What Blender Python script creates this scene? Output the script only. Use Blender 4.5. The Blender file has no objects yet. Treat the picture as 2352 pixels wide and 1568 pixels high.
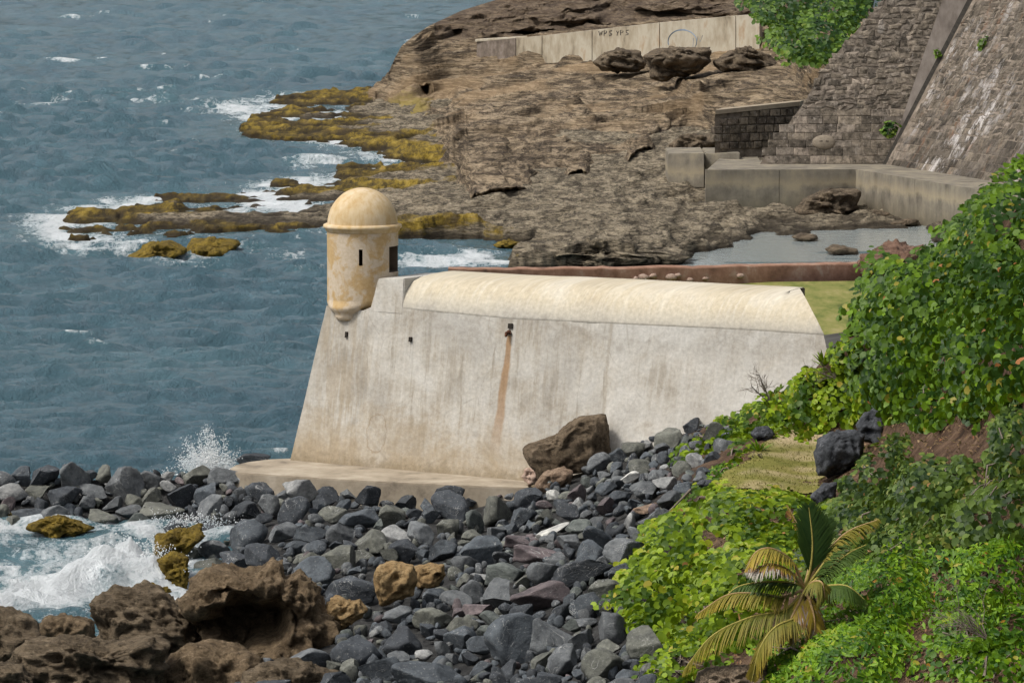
import bpy, bmesh, math, random
import numpy as np
from mathutils import Vector, Matrix, Euler

R = math.radians
random.seed(7)
RNG = np.random.default_rng(11)
SC = bpy.context.scene
COL = SC.collection

# ------------------------------------------------------------------ camera, sky, sun, exposure
CAM_H, FPX, IW, IH, HOR = 19.2, 12000.0, 2352.0, 1568.0, -400.0
PITCH = math.atan((IH / 2 - HOR) / FPX)
cam_data = bpy.data.cameras.new('camera')
cam = bpy.data.objects.new('camera', cam_data)
COL.objects.link(cam)
cam.location = (0, 0, CAM_H)
cam.rotation_euler = (R(90) - PITCH, 0, 0)
cam_data.sensor_width = 36
cam_data.lens = 36 * FPX / IW
cam_data.clip_start = 1
cam_data.clip_end = 60000
SC.camera = cam

SUN_EL, SUN_AZ = R(56), R(-112)            # azimuth from +Y towards +X: the sun stands to the left, a little behind the camera
world = bpy.data.worlds.new('World')
SC.world = world
world.use_nodes = True
wn = world.node_tree
bg = wn.nodes['Background']
sky = wn.nodes.new('ShaderNodeTexSky')
sky.sky_type = 'NISHITA'
sky.sun_disc = False
sky.sun_elevation = SUN_EL
sky.sun_rotation = SUN_AZ
sky.air_density = 1.0
sky.dust_density = 6.0
sky.ozone_density = 1.0
hs = wn.nodes.new('ShaderNodeHueSaturation')
hs.inputs['Saturation'].default_value = 0.38
wn.links.new(sky.outputs[0], hs.inputs['Color'])
wn.links.new(hs.outputs[0], bg.inputs['Color'])
bg.inputs['Strength'].default_value = 0.15
sun_data = bpy.data.lights.new('sun', 'SUN')
sun_data.energy = 2.1
sun_data.angle = R(9)
sun_data.color = (1.0, 0.95, 0.87)
sun = bpy.data.objects.new('sun', sun_data)
COL.objects.link(sun)
sd_ = Vector((math.sin(SUN_AZ) * math.cos(SUN_EL), math.cos(SUN_AZ) * math.cos(SUN_EL), math.sin(SUN_EL)))
sun.rotation_euler = sd_.to_track_quat('Z', 'Y').to_euler()
sun.location = (-40, 60, 80)
SC.view_settings.view_transform = 'Standard'
SC.view_settings.look = 'None'
SC.view_settings.gamma = 1
SC.view_settings.exposure = 0.06
SC.view_settings.use_curve_mapping = False
SC.render.engine = 'CYCLES'
SC.cycles.max_bounces = 5
SC.cycles.diffuse_bounces = 3
SC.cycles.glossy_bounces = 3
SC.cycles.transmission_bounces = 3
SC.cycles.caustics_reflective = False
SC.cycles.caustics_refractive = False
SC.cycles.use_denoising = True

# ------------------------------------------------------------------ from picture measurements to places in the world
CP, SP = math.cos(PITCH), math.sin(PITCH)


def rays(u, v):
    u = np.asarray(u, float); v = np.asarray(v, float)
    x = (u - IW / 2) / FPX
    y = -(v - IH / 2) / FPX
    return np.stack([x, CP + y * SP, -SP + y * CP], -1)


CAMP = np.array([0, 0, CAM_H])


def at_z(u, v, z):
    d = rays(u, v)
    t = (np.asarray(z, float) - CAM_H) / d[..., 2]
    return CAMP + d * t[..., None]


def at_y(u, v, y):
    d = rays(u, v)
    t = np.asarray(y, float) / d[..., 1]
    return CAMP + d * t[..., None]


def at_plane(u, v, p0, n):
    d = rays(u, v)
    t = ((np.asarray(p0) - CAMP) @ np.asarray(n)) / (d @ np.asarray(n))
    return CAMP + d * t[..., None]


def project(P):
    P = np.asarray(P, float) - CAMP
    zc = P[..., 1] * CP - P[..., 2] * SP
    yc = P[..., 1] * SP + P[..., 2] * CP
    return IW / 2 + FPX * P[..., 0] / zc, IH / 2 - FPX * yc / zc


class TPS:
    """thin-plate spline through scattered values"""

    def __init__(s, uv, val, sc=500.0, lam=1e-4):
        s.sc = sc
        s.p = np.asarray(uv, float) / sc
        n = len(s.p)
        K = s.k(np.linalg.norm(s.p[:, None] - s.p[None], axis=-1)) + lam * np.eye(n)
        Pm = np.hstack([np.ones((n, 1)), s.p])
        A = np.block([[K, Pm], [Pm.T, np.zeros((3, 3))]])
        s.w = np.linalg.solve(A, np.concatenate([np.asarray(val, float), np.zeros(3)]))

    def k(s, r):
        return np.where(r > 1e-9, r * r * np.log(np.maximum(r, 1e-9)), 0.0)

    def __call__(s, u, v):
        u = np.asarray(u, float); v = np.asarray(v, float)
        q = np.stack([u.ravel(), v.ravel()], -1) / s.sc
        out = np.empty(len(q))
        n = len(s.p)
        for i in range(0, len(q), 40000):
            qq = q[i:i + 40000]
            r = np.linalg.norm(qq[:, None] - s.p[None], axis=-1)
            out[i:i + 40000] = s.k(r) @ s.w[:n] + s.w[n] + qq @ s.w[n + 1:]
        return out.reshape(u.shape)


# ------------------------------------------------------------------ noise
def _hash(ix, iy, iz, seed):
    h = (ix.astype(np.int64) * 374761393 + iy.astype(np.int64) * 668265263 + iz.astype(np.int64) * 2147483647 + seed * 974711) & 0xFFFFFFFF
    h = ((h ^ (h >> 13)) * 1274126177) & 0xFFFFFFFF
    h = ((h ^ (h >> 16)) * 2246822519) & 0xFFFFFFFF
    h = h ^ (h >> 15)
    return (h & 0xFFFFFF) / float(0xFFFFFF)


def vnoise(P, seed=0):
    P = np.asarray(P, float)
    i = np.floor(P)
    f = P - i
    f = f * f * f * (f * (f * 6 - 15) + 10)
    x, y, z = i[..., 0], i[..., 1], i[..., 2]
    fx, fy, fz = f[..., 0], f[..., 1], f[..., 2]
    r = 0
    for dx in (0, 1):
        for dy in (0, 1):
            for dz in (0, 1):
                w = (fx if dx else 1 - fx) * (fy if dy else 1 - fy) * (fz if dz else 1 - fz)
                r = r + w * _hash(x + dx, y + dy, z + dz, seed)
    return r * 2 - 1


def fbm(P, octv=4, seed=0, gain=0.5, lac=2.03):
    a, s, out = 1.0, 1.0, 0.0
    tot = 0
    for o in range(octv):
        out = out + a * vnoise(P * s + 17.3 * o, seed + o)
        tot += a
        a *= gain
        s *= lac
    return out / tot


def ridged(P, octv=4, seed=0):
    a, s, out, tot = 1.0, 1.0, 0.0, 0
    for o in range(octv):
        out = out + a * (1 - np.abs(vnoise(P * s + 9.1 * o, seed + o)) * 2)
        tot += a
        a *= 0.5
        s *= 2.1
    return out / tot


def sstep(a, b, x):
    t = np.clip((x - a) / (b - a), 0, 1)
    return t * t * (3 - 2 * t)


def in_poly(u, v, poly):
    u = np.asarray(u, float); v = np.asarray(v, float)
    res = np.zeros(u.shape, bool)
    n = len(poly)
    for i in range(n):
        x1, y1 = poly[i]
        x2, y2 = poly[(i + 1) % n]
        if y1 == y2:
            continue
        c = ((y1 > v) != (y2 > v)) & (u < (x2 - x1) * (v - y1) / (y2 - y1) + x1)
        res ^= c
    return res


def poly_dist(x, y, poly):
    best = np.full(np.shape(x), 1e9)
    n = len(poly)
    for i in range(n):
        ax, ay = poly[i]
        bx, by = poly[(i + 1) % n]
        dx, dy = bx - ax, by - ay
        L = dx * dx + dy * dy + 1e-12
        t = np.clip(((x - ax) * dx + (y - ay) * dy) / L, 0, 1)
        best = np.minimum(best, np.hypot(x - ax - t * dx, y - ay - t * dy))
    return best


def interp(pts, x):
    pts = np.asarray(pts, float)
    return np.interp(x, pts[:, 0], pts[:, 1])


def terrace(q, step, a=.38, b=.62):
    k = q / step
    i = np.floor(k)
    return step * (i + sstep(a, b, k - i) - k)


# ------------------------------------------------------------------ mesh and object helpers
def mesh_np(name, verts, faces, smooth=False, attrs=None, uv=None):
    """verts (n,3); faces: (m,k) int array or list of index lists"""
    me = bpy.data.meshes.new(name)
    verts = np.asarray(verts, np.float32)
    if isinstance(faces, np.ndarray):
        m, k = faces.shape
        me.vertices.add(len(verts))
        me.vertices.foreach_set('co', verts.ravel())
        me.loops.add(m * k)
        me.loops.foreach_set('vertex_index', faces.astype(np.int32).ravel())
        me.polygons.add(m)
        me.polygons.foreach_set('loop_start', np.arange(0, m * k, k, dtype=np.int32))
        me.update(calc_edges=True)
    else:
        me.from_pydata([tuple(map(float, p)) for p in verts], [], [list(map(int, f)) for f in faces])
        me.update()
    if smooth:
        me.polygons.foreach_set('use_smooth', np.ones(len(me.polygons), bool))
    for an, av in (attrs or {}).items():
        av = np.asarray(av, np.float32)
        if av.ndim == 1:
            a = me.attributes.new(an, 'FLOAT', 'POINT')
            a.data.foreach_set('value', av)
        else:
            a = me.attributes.new(an, 'FLOAT_COLOR', 'POINT')
            c = np.ones((len(av), 4), np.float32)
            c[:, :3] = av
            a.data.foreach_set('color', c.ravel())
    if uv is not None:
        l = me.uv_layers.new(name='map')
        idx = np.empty(len(me.loops), np.int32)
        me.loops.foreach_get('vertex_index', idx)
        l.data.foreach_set('uv', np.asarray(uv, np.float32)[idx].ravel())
    return me


def grid_faces(r, c, wrap=False):
    i = np.arange(r * c).reshape(r, c)
    if wrap:
        i = np.hstack([i, i[:, :1]])
    return np.stack([i[:-1, :-1], i[1:, :-1], i[1:, 1:], i[:-1, 1:]], -1).reshape(-1, 4)


def tag(o, label=None, cat=None, group=None, kind=None):
    if label: o['label'] = label
    if cat: o['category'] = cat
    if group: o['group'] = group
    if kind: o['kind'] = kind
    return o


def obj(name, me, mat=None, parent=None, loc=None, **kw):
    """parts: verts are given in world space and moved into the frame of the thing's base"""
    o = bpy.data.objects.new(name, me)
    COL.objects.link(o)
    if mat is not None and not me.materials:
        me.materials.append(mat)
    if parent is not None:
        o.parent = parent
        root = parent
        while root.parent:
            root = root.parent
        if root.type == 'EMPTY' and loc is None:
            me.transform(Matrix.Translation(-Vector(root.location)))
        if loc is not None:
            o.location = loc
    elif loc is not None:
        o.location = loc
    return tag(o, **kw)


def thing(name, label, cat, loc, group=None):
    o = bpy.data.objects.new(name, None)
    COL.objects.link(o)
    o.location = [float(c) for c in loc]
    o.empty_display_size = 0.3
    return tag(o, label, cat, group)


def centre_mesh(me, loc):
    me.transform(Matrix.Translation(-Vector([float(c) for c in loc])))


def box_mesh(name, corners):
    """8 corners: bottom 0-3, top 4-7"""
    return mesh_np(name, corners, [[3, 2, 1, 0], [4, 5, 6, 7], [0, 1, 5, 4], [1, 2, 6, 5], [2, 3, 7, 6], [3, 0, 4, 7]])


def prism(name, ring, z0, z1, bevel=0.0):
    bm = bmesh.new()
    vs = [bm.verts.new((float(p[0]), float(p[1]), z0)) for p in ring]
    f = bm.faces.new(vs)
    bmesh.ops.recalc_face_normals(bm, faces=[f])
    if f.normal.z > 0:
        f.normal_flip()
    r = bmesh.ops.extrude_face_region(bm, geom=[f])
    for g in r['geom']:
        if isinstance(g, bmesh.types.BMVert):
            g.co.z = z1
    bmesh.ops.recalc_face_normals(bm, faces=bm.faces)
    if bevel:
        bmesh.ops.bevel(bm, geom=[e for e in bm.edges], offset=bevel, segments=2, affect='EDGES')
    me = bpy.data.meshes.new(name)
    bm.to_mesh(me)
    bm.free()
    return me


def tube_arrays(pts, radii, k=6):
    pts = np.asarray(pts, float)
    n = len(pts)
    tang = np.gradient(pts, axis=0)
    tang /= np.linalg.norm(tang, axis=1)[:, None] + 1e-9
    ref = np.array([0.3, 0.9, 0.31])
    a = np.cross(tang, ref); a /= np.linalg.norm(a, axis=1)[:, None] + 1e-9
    b = np.cross(tang, a)
    th = np.arange(k) * 2 * math.pi / k
    V = pts[:, None] + np.asarray(radii)[:, None, None] * (np.cos(th)[None, :, None] * a[:, None] + np.sin(th)[None, :, None] * b[:, None])
    return V.reshape(-1, 3), grid_faces(n, k, wrap=True)


def join_arrays(parts):
    V, F, off = [], [], 0
    for v, f in parts:
        V.append(v); F.append(f + off); off += len(v)
    return np.vstack(V), np.vstack(F)


_ICO = {}


def ico(sub):
    if sub not in _ICO:
        bm = bmesh.new()
        bmesh.ops.create_icosphere(bm, subdivisions=sub, radius=1)
        V = np.array([v.co[:] for v in bm.verts])
        F = np.array([[v.index for v in f.verts] for f in bm.faces])
        bm.free()
        _ICO[sub] = (V, F)
    return _ICO[sub]


# ------------------------------------------------------------------ materials
class Nodes:
    def __init__(s, name, rough=0.85, spec=0.3):
        s.m = bpy.data.materials.new(name)
        s.m.use_nodes = True
        s.t = s.m.node_tree
        s.b = s.t.nodes['Principled BSDF']
        s.b.inputs['Roughness'].default_value = rough
        s.b.inputs['Specular IOR Level'].default_value = spec
        s.out = s.t.nodes['Material Output']

    def n(s, typ, **kw):
        x = s.t.nodes.new('ShaderNode' + typ)
        for k, v in kw.items():
            setattr(x, k, v)
        return x

    def put(s, sock, val):
        if isinstance(val, (int, float)):
            sock.default_value = (val, val, val, 1) if sock.type == 'RGBA' else val
        elif isinstance(val, (tuple, list)):
            sock.default_value = tuple(val) + ((1,) if len(val) == 3 and sock.type == 'RGBA' else ())
        else:
            s.t.links.new(val, sock)

    def coord(s, kind='Object', scale=(1, 1, 1), rot=(0, 0, 0), loc=(0, 0, 0)):
        if kind == 'World':
            src = s.n('NewGeometry').outputs['Position']
        else:
            src = s.n('TexCoord').outputs[kind]
        mp = s.n('Mapping')
        mp.inputs['Scale'].default_value = scale
        mp.inputs['Rotation'].default_value = rot
        mp.inputs['Location'].default_value = loc
        s.t.links.new(src, mp.inputs['Vector'])
        return mp.outputs[0]

    def noise(s, co, scale, detail=5, rough=0.6, dist=0.0):
        x = s.n('TexNoise')
        x.inputs['Scale'].default_value = scale
        x.inputs['Detail'].default_value = detail
        x.inputs['Roughness'].default_value = rough
        x.inputs['Distortion'].default_value = dist
        s.put(x.inputs['Vector'], co)
        return x.outputs['Fac']

    def voro(s, co, scale, feature='F1'):
        x = s.n('TexVoronoi', feature=feature)
        x.inputs['Scale'].default_value = scale
        s.put(x.inputs['Vector'], co)
        return x.outputs['Distance']

    def ramp(s, fac, stops, interp_='LINEAR'):
        x = s.n('ValToRGB')
        x.color_ramp.interpolation = interp_
        e = x.color_ramp.elements
        while len(e) < len(stops):
            e.new(0.5)
        for el, (p, c) in zip(e, stops):
            el.position = p
            el.color = (c, c, c, 1) if isinstance(c, (int, float)) else tuple(c) + (1,)
        s.put(x.inputs[0], fac)
        return x.outputs[0]

    def mix(s, fac, a, b, mode='MIX'):
        x = s.n('Mix', data_type='RGBA', blend_type=mode)
        s.put(x.inputs[0], fac)
        s.put(x.inputs[6], a)
        s.put(x.inputs[7], b)
        return x.outputs[2]

    def math(s, op, a, b=0.0, clamp=False):
        x = s.n('Math', operation=op, use_clamp=clamp)
        s.put(x.inputs[0], a)
        s.put(x.inputs[1], b)
        return x.outputs[0]

    def attr(s, name, out='Fac'):
        x = s.n('Attribute', attribute_name=name)
        return x.outputs[out]

    def bump(s, h, strength=0.5, dist=0.05, normal=None):
        x = s.n('Bump')
        x.inputs['Strength'].default_value = strength
        x.inputs['Distance'].default_value = dist
        s.put(x.inputs['Height'], h)
        if normal is not None:
            s.put(x.inputs['Normal'], normal)
        return x.outputs[0]

    def base(s, c): s.put(s.b.inputs['Base Color'], c)
    def normal(s, n_): s.put(s.b.inputs['Normal'], n_)
    def rough(s, r): s.put(s.b.inputs['Roughness'], r)


def mat_boulder(name, src):
    N = Nodes(name, 0.75, 0.35)
    tint = N.n('ObjectInfo').outputs['Color'] if src == 'object' else N.attr('tint', 'Color')
    co = N.coord('Object' if src == 'object' else 'World')
    if src == 'object':
        rnd = N.n('ObjectInfo').outputs['Random']
        v = N.n('VectorMath', operation='ADD')
        N.put(v.inputs[0], co)
        cb = N.n('CombineXYZ')
        N.put(cb.inputs[0], N.math('MULTIPLY', rnd, 60.0))
        N.put(cb.inputs[1], N.math('MULTIPLY', rnd, 23.0))
        N.put(v.inputs[1], cb.outputs[0])
        co = v.outputs[0]
        s = 1.0
    else:
        s = 2.0
    a = N.noise(co, 2.2 * s, 6, 0.7)
    c = N.mix(N.ramp(a, [(0.3, 0.0), (0.7, 1.0)]), (0.45, 0.46, 0.48), (1.6, 1.58, 1.52))
    c = N.mix(1.0, tint, c, 'MULTIPLY')
    f = N.noise(co, 11 * s, 3, 0.7)
    c = N.mix(N.ramp(f, [(0.60, 0.0), (0.72, 0.6)]), c, (0.34, 0.34, 0.32))
    w = N.noise(co, 1.1 * s, 2, 0.5, 2.5)
    wv = N.ramp(w, [(0.485, 0.0), (0.5, 0.55), (0.515, 0.0)])
    gate = N.ramp(N.noise(co, 0.8 * s, 1, 0.5), [(0.56, 0.0), (0.64, 1.0)])
    c = N.mix(N.math('MULTIPLY', wv, gate), c, (0.55, 0.55, 0.53))
    N.base(c)
    h = N.math('ADD', N.noise(co, 6 * s, 6, 0.7), N.math('MULTIPLY', N.noise(co, 22 * s, 3, 0.6), 0.4))
    N.normal(N.bump(h, 0.7, 0.06))
    return N.m


def mat_rock(name, cols, scale=1.0, strata=(0.25, 0.25, 2.2), bump=0.8, extra=None, dist=0.08, cs=(1, 1, 1), pits=0.6, beds=0.0):
    N = Nodes(name, 0.92, 0.15)
    co = N.coord('World', scale=cs)
    st = N.coord('World', scale=strata, rot=(0, R(-10), 0))
    a = N.noise(co, 1.3 * scale, 8, 0.7)
    b = N.noise(st, 2.0 * scale, 6, 0.65, 0.6)
    f = N.math('ADD', N.math('MULTIPLY', a, 0.55), N.math('MULTIPLY', b, 0.45))
    c = N.ramp(f, [(0.32, cols[0]), (0.46, cols[1]), (0.58, cols[2]), (0.72, cols[3])])
    pit = N.ramp(N.noise(co, 6.0 * scale, 4, 0.75), [(0.36, pits), (0.5, 0.0)])
    c = N.mix(pit, c, tuple(x * 0.35 for x in cols[0]))
    lt = N.ramp(N.noise(co, 3.4 * scale, 5, 0.75), [(0.56, 0.0), (0.7, pits)])
    c = N.mix(lt, c, tuple(x * 1.15 for x in cols[3]))
    if beds:
        bl = N.noise(st, 3.4 * scale, 5, 0.7, 0.3)
        c = N.mix(N.ramp(bl, [(0.40, 0.0), (0.44, beds), (0.48, 0.0)]), c, tuple(x * 0.3 for x in cols[0]))
        c = N.mix(N.ramp(bl, [(0.52, 0.0), (0.58, beds * .7), (0.64, 0.0)]), c, cols[3])
    if extra:
        c = extra(N, c, co, st)
    N.base(c)
    h = N.math('ADD', N.math('ADD', N.noise(co, 5 * scale, 8, 0.75), N.math('MULTIPLY', N.noise(st, 7 * scale, 5, 0.7), 1.0)),
               N.math('MULTIPLY', N.noise(co, 19 * scale, 3, 0.6), 0.35))
    N.normal(N.bump(h, bump, dist))
    return N.m


def mat_leaf(name, dark, light, odd, rough=0.5):
    N = Nodes(name, rough, 0.22)
    t = N.attr('tint')
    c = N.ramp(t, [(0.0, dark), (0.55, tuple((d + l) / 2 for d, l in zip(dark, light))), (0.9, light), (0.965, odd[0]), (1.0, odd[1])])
    N.base(c)
    tr = N.n('BsdfTranslucent')
    N.put(tr.inputs[0], N.mix(0.5, c, (0.25, 0.38, 0.01), 'MIX'))
    mx = N.n('MixShader')
    mx.inputs[0].default_value = 0.16
    N.t.links.new(N.b.outputs[0], mx.inputs[1])
    N.t.links.new(tr.outputs[0], mx.inputs[2])
    N.t.links.new(mx.outputs[0], N.out.inputs['Surface'])
    return N.m


def mat_plain(name, cols, scale=2.0, rough=0.85, bump=0.4, kind='World', stretch=(1, 1, 1), dist=0.03, spec=0.25):
    N = Nodes(name, rough, spec)
    co = N.coord(kind, scale=stretch)
    f = N.noise(co, scale, 7, 0.65)
    k = len(cols)
    N.base(N.ramp(f, [(0.3 + 0.4 * i / max(1, k - 1), c) for i, c in enumerate(cols)]))
    if bump:
        N.normal(N.bump(N.noise(co, scale * 5, 6, 0.7), bump, dist))
    return N.m


def mat_tinted(name, bumpscale=6.0, bump=0.6, rough=0.9):
    """stone blocks: the colour of each stone is its object colour"""
    N = Nodes(name, rough, 0.15)
    tint = N.n('ObjectInfo').outputs['Color']
    co = N.coord('World')
    st = N.coord('World', scale=(1, 1, 0.25))
    a = N.noise(co, 2.6, 6, 0.7)
    c = N.mix(1.0, tint, N.ramp(a, [(0.34, 0.35), (0.66, 1.7)]), 'MULTIPLY')
    c = N.mix(N.ramp(N.noise(co, 5.5, 5, 0.75), [(0.56, 0.0), (0.68, 0.75)]), c, (0.36, 0.315, 0.27))
    c = N.mix(N.ramp(N.noise(co, 4.0, 5, 0.75), [(0.36, 0.75), (0.46, 0.0)]), c, (0.035, 0.03, 0.024))
    wst = N.ramp(N.noise(st, 1.6, 7, 0.7), [(0.6, 0.0), (0.72, 0.7)])
    c = N.mix(wst, c, (0.42, 0.38, 0.34))
    N.base(c)
    N.normal(N.bump(N.noise(co, bumpscale, 7, 0.75), bump, 0.08))
    return N.m


# --- sea
def mat_sea():
    N = Nodes('sea_water', 0.08, 0.5)
    N.b.inputs['IOR'].default_value = 1.33
    foam = N.attr('foam')
    calm = N.attr('calm')
    co = N.coord('World')
    big = N.noise(co, 0.05, 4, 0.6)
    c = N.ramp(big, [(0.3, (0.058, 0.122, 0.158)), (0.7, (0.086, 0.168, 0.202))])
    n1 = N.noise(N.coord('World', scale=(1, .5, 1)), 0.8, 8, 0.78, 0.6)
    n4 = N.noise(N.coord('World', scale=(1, .3, 1)), 0.45, 8, 0.8, 1.5)
    n2 = N.noise(co, 4.5, 5, 0.7, 0.4)
    n3 = N.noise(N.coord('World', scale=(1, 0.35, 1)), 1.6, 7, 0.75, 1.2)
    f = N.math('ADD', foam, N.math('MULTIPLY', N.math('SUBTRACT', n3, 0.5), 1.7))
    f = N.math('ADD', f, N.math('MULTIPLY', N.math('SUBTRACT', n2, 0.5), 0.9))
    f = N.math('ADD', f, N.math('MULTIPLY', N.math('SUBTRACT', n4, 0.5), 1.8))
    fm = N.ramp(f, [(0.36, 0.0), (0.55, 0.45), (0.86, 0.95)])
    fm = N.math('MULTIPLY', fm, N.ramp(foam, [(0.04, 0.0), (0.2, 1.0)]))
    milky = N.ramp(foam, [(0.1, 0.0), (0.9, 0.55)])
    c = N.mix(milky, c, (0.11, 0.25, 0.27))
    N.base(N.mix(fm, c, (0.78, 0.82, 0.84)))
    N.rough(N.mix(fm, 0.08, 0.8))
    h = N.math('ADD', n1, N.math('MULTIPLY', n2, 0.28))
    x = N.n('Bump')
    x.inputs['Distance'].default_value = 0.7
    N.put(x.inputs['Strength'], N.math('MULTIPLY', N.math('SUBTRACT', 1.0, calm), 0.95))
    N.put(x.inputs['Height'], h)
    N.normal(x.outputs[0])
    return N.m


def mat_foam():
    N = Nodes('white_foam', 0.9, 0.2)
    co = N.coord('World')
    a = N.noise(co, 1.7, 7, 0.7, 0.6)
    N.base(N.ramp(a, [(0.3, (0.42, 0.52, 0.56)), (0.45, (0.72, 0.77, 0.79)), (0.6, (0.86, 0.87, 0.87))]))
    N.normal(N.bump(N.noise(co, 7, 6, 0.75), 0.8, 0.08))
    return N.m


# --- plaster of the bastion (map: x = metres along the wall, y = metres above its foot)
def mat_plaster(name, zone):
    N = Nodes(name, 0.88, 0.2)
    uvn = N.n('TexCoord').outputs['UV']
    sep = N.n('SeparateXYZ')
    N.put(sep.inputs[0], uvn)
    s_, h_ = sep.outputs[0], sep.outputs[1]
    mp = N.n('Mapping')
    mp.inputs['Scale'].default_value = (1, 1, 1)
    N.put(mp.inputs[0], uvn)
    co = mp.outputs[0]
    mp2 = N.n('Mapping')
    mp2.inputs['Scale'].default_value = (3.2, 0.28, 1)
    N.put(mp2.inputs[0], uvn)
    stk = mp2.outputs[0]
    patch = N.noise(co, 0.55, 9, 0.68, 0.4)
    fine = N.noise(co, 4.0, 8, 0.7)
    streak = N.noise(stk, 1.5, 6, 0.65, 0.15)
    if zone == 'face':
        c = N.ramp(patch, [(0.32, (0.33, 0.295, 0.245)), (0.43, (0.45, 0.412, 0.355)), (0.53, (0.555, 0.53, 0.485)), (0.64, (0.61, 0.60, 0.575))])
        c = N.mix(N.ramp(streak, [(0.46, 0.0), (0.64, 0.65)]), c, (0.63, 0.615, 0.585))
        c = N.mix(N.ramp(streak, [(0.33, 0.7), (0.44, 0.0)]), c, (0.33, 0.295, 0.245))
        grey = N.ramp(N.noise(co, .38, 5, .6), [(0.48, 0.0), (0.62, 0.55)])
        c = N.mix(grey, c, (0.40, 0.385, 0.36))
        bay = N.ramp(N.math('MULTIPLY', N.math('ADD', N.math('SUBTRACT', s_, CREASE_S), N.math('MULTIPLY', N.math('SUBTRACT', fine, .5), .15)), 1.0), [(0.0, 0.0), (0.09, 1.0)])
        c = N.mix(N.math('MULTIPLY', bay, N.ramp(patch, [(0.35, 0.15), (0.6, 0.6)])), c, (0.60, 0.59, 0.565))  # right of the crease painted lighter, for the brighter light on that part
        line = N.ramp(N.math('ABSOLUTE', N.math('SUBTRACT', N.math('ADD', s_, N.math('MULTIPLY', fine, .08)), CREASE_S)), [(0.02, 0.4), (0.09, 0.0)])
        c = N.mix(line, c, (0.33, 0.29, 0.23))
        # tan damp foot
        d = N.math('ADD', h_, N.math('MULTIPLY', N.math('SUBTRACT', patch, 0.5), 4.0))
        c = N.mix(N.ramp(N.math('MULTIPLY', d, 0.4), [(0.0, 0.75), (0.7, 0.0)]), c, (0.42, 0.335, 0.225))
        d2 = N.math('ADD', h_, N.math('MULTIPLY', N.math('SUBTRACT', fine, 0.5), 1.4))
        c = N.mix(N.ramp(d2, [(0.05, 0.65), (0.35, 0.0)]), c, (0.26, 0.21, 0.14))
        # dirt band below the parapet on the right
        b = N.math('ADD', N.math('MULTIPLY', N.math('SUBTRACT', h_, 4.0), 1.0), N.math('MULTIPLY', N.math('SUBTRACT', patch, 0.5), 2.6))
        bm_ = N.ramp(N.math('ADD', N.math('MULTIPLY', b, 0.5), 0.5), [(0.25, 0.0), (0.5, 0.5), (0.6, 0.6), (0.75, 0.0)])
        c = N.mix(N.math('MULTIPLY', bm_, N.ramp(fine, [(0.35, 0.0), (0.6, 0.8)])), c, (0.34, 0.315, 0.28))
        # drip stains below the sentry box
        band = N.ramp(N.math('MULTIPLY', s_, 0.3), [(0.16, 0.0), (0.26, 0.9), (0.62, 0.9), (0.78, 0.0)])
        ds = N.ramp(N.noise(stk, 2.4, 5, 0.6, 0.1), [(0.44, 0.0), (0.56, 0.8)])
        c = N.mix(N.math('MULTIPLY', N.math('MULTIPLY', band, ds), N.ramp(h_, [(0.9, 0.35), (1.0, 0.75)])), c, (0.40, 0.335, 0.25))
        # rust streak under the spout
        x = N.math('SUBTRACT', s_, RUST_S)
        x = N.math('ADD', x, N.math('MULTIPLY', N.math('SUBTRACT', RUST_H, h_), 0.055))
        x = N.math('ADD', x, N.math('MULTIPLY', N.math('SUBTRACT', N.noise(co, 1.4, 3, 0.5), 0.5), 0.14))
        wdt = N.math('ADD', 0.085, N.math('MULTIPLY', N.math('SUBTRACT', RUST_H, h_), 0.045))
        k = N.math('DIVIDE', N.math('ABSOLUTE', x), wdt)
        rs = N.ramp(k, [(0.6, 0.85), (1.0, 0.0)])
        fade = N.ramp(N.math('MULTIPLY', N.math('SUBTRACT', RUST_H, h_), 0.25), [(0.0, 1.0), (0.55, 0.8), (0.85, 0.0)])
        up = N.math('LESS_THAN', h_, RUST_H)
        c = N.mix(N.math('MULTIPLY', N.math('MULTIPLY', rs, fade), up), c, (0.37, 0.22, 0.105))
        # faint patched crack (a rounded outline low on the left)
        vec = N.n('VectorMath', operation='DISTANCE')
        cb = N.n('CombineXYZ')
        N.put(cb.inputs[0], s_); N.put(cb.inputs[1], N.math('MULTIPLY', h_, 0.62))
        N.put(vec.inputs[0], cb.outputs[0]); vec.inputs[1].default_value = (2.95, 0.6, 0)
        q = N.math('ADD', vec.outputs['Value'], N.math('MULTIPLY', N.math('SUBTRACT', fine, 0.5), 0.25))
        c = N.mix(N.ramp(q, [(0.31, 0.0), (0.335, 0.55), (0.36, 0.0)]), c, (0.27, 0.19, 0.11))
        ck = N.voro(N.mix(.12, co, N.noise(co, 2.5, 4, .6)), .42, 'DISTANCE_TO_EDGE')
        c = N.mix(N.math('MULTIPLY', N.ramp(ck, [(0.003, .30), (.008, 0.0)]), N.ramp(patch, [(.50, 0.0), (.58, 1.0)])), c, (.24, .21, .17))
        # small dark scabs
        sp = N.ramp(N.voro(co, 0.9), [(0.05, 0.75), (0.14, 0.0)])
        c = N.mix(N.math('MULTIPLY', sp, N.ramp(patch, [(0.45, 0.0), (0.55, 0.6)])), c, (0.30, 0.28, 0.25))
    else:
        c = N.ramp(patch, [(0.3, (0.50, 0.435, 0.325)), (0.5, (0.585, 0.525, 0.41)), (0.68, (0.63, 0.59, 0.505))])
        c = N.mix(N.ramp(streak, [(0.5, 0.0), (0.7, 0.6)]), c, (0.72, 0.69, 0.61))
        c = N.mix(N.ramp(fine, [(0.58, 0.0), (0.75, 0.3)]), c, (0.46, 0.41, 0.33))
        lowp = N.math('ADD', N.math('SUBTRACT', h_, LIP_H), N.math('MULTIPLY', N.math('SUBTRACT', patch, .5), .9))
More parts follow.
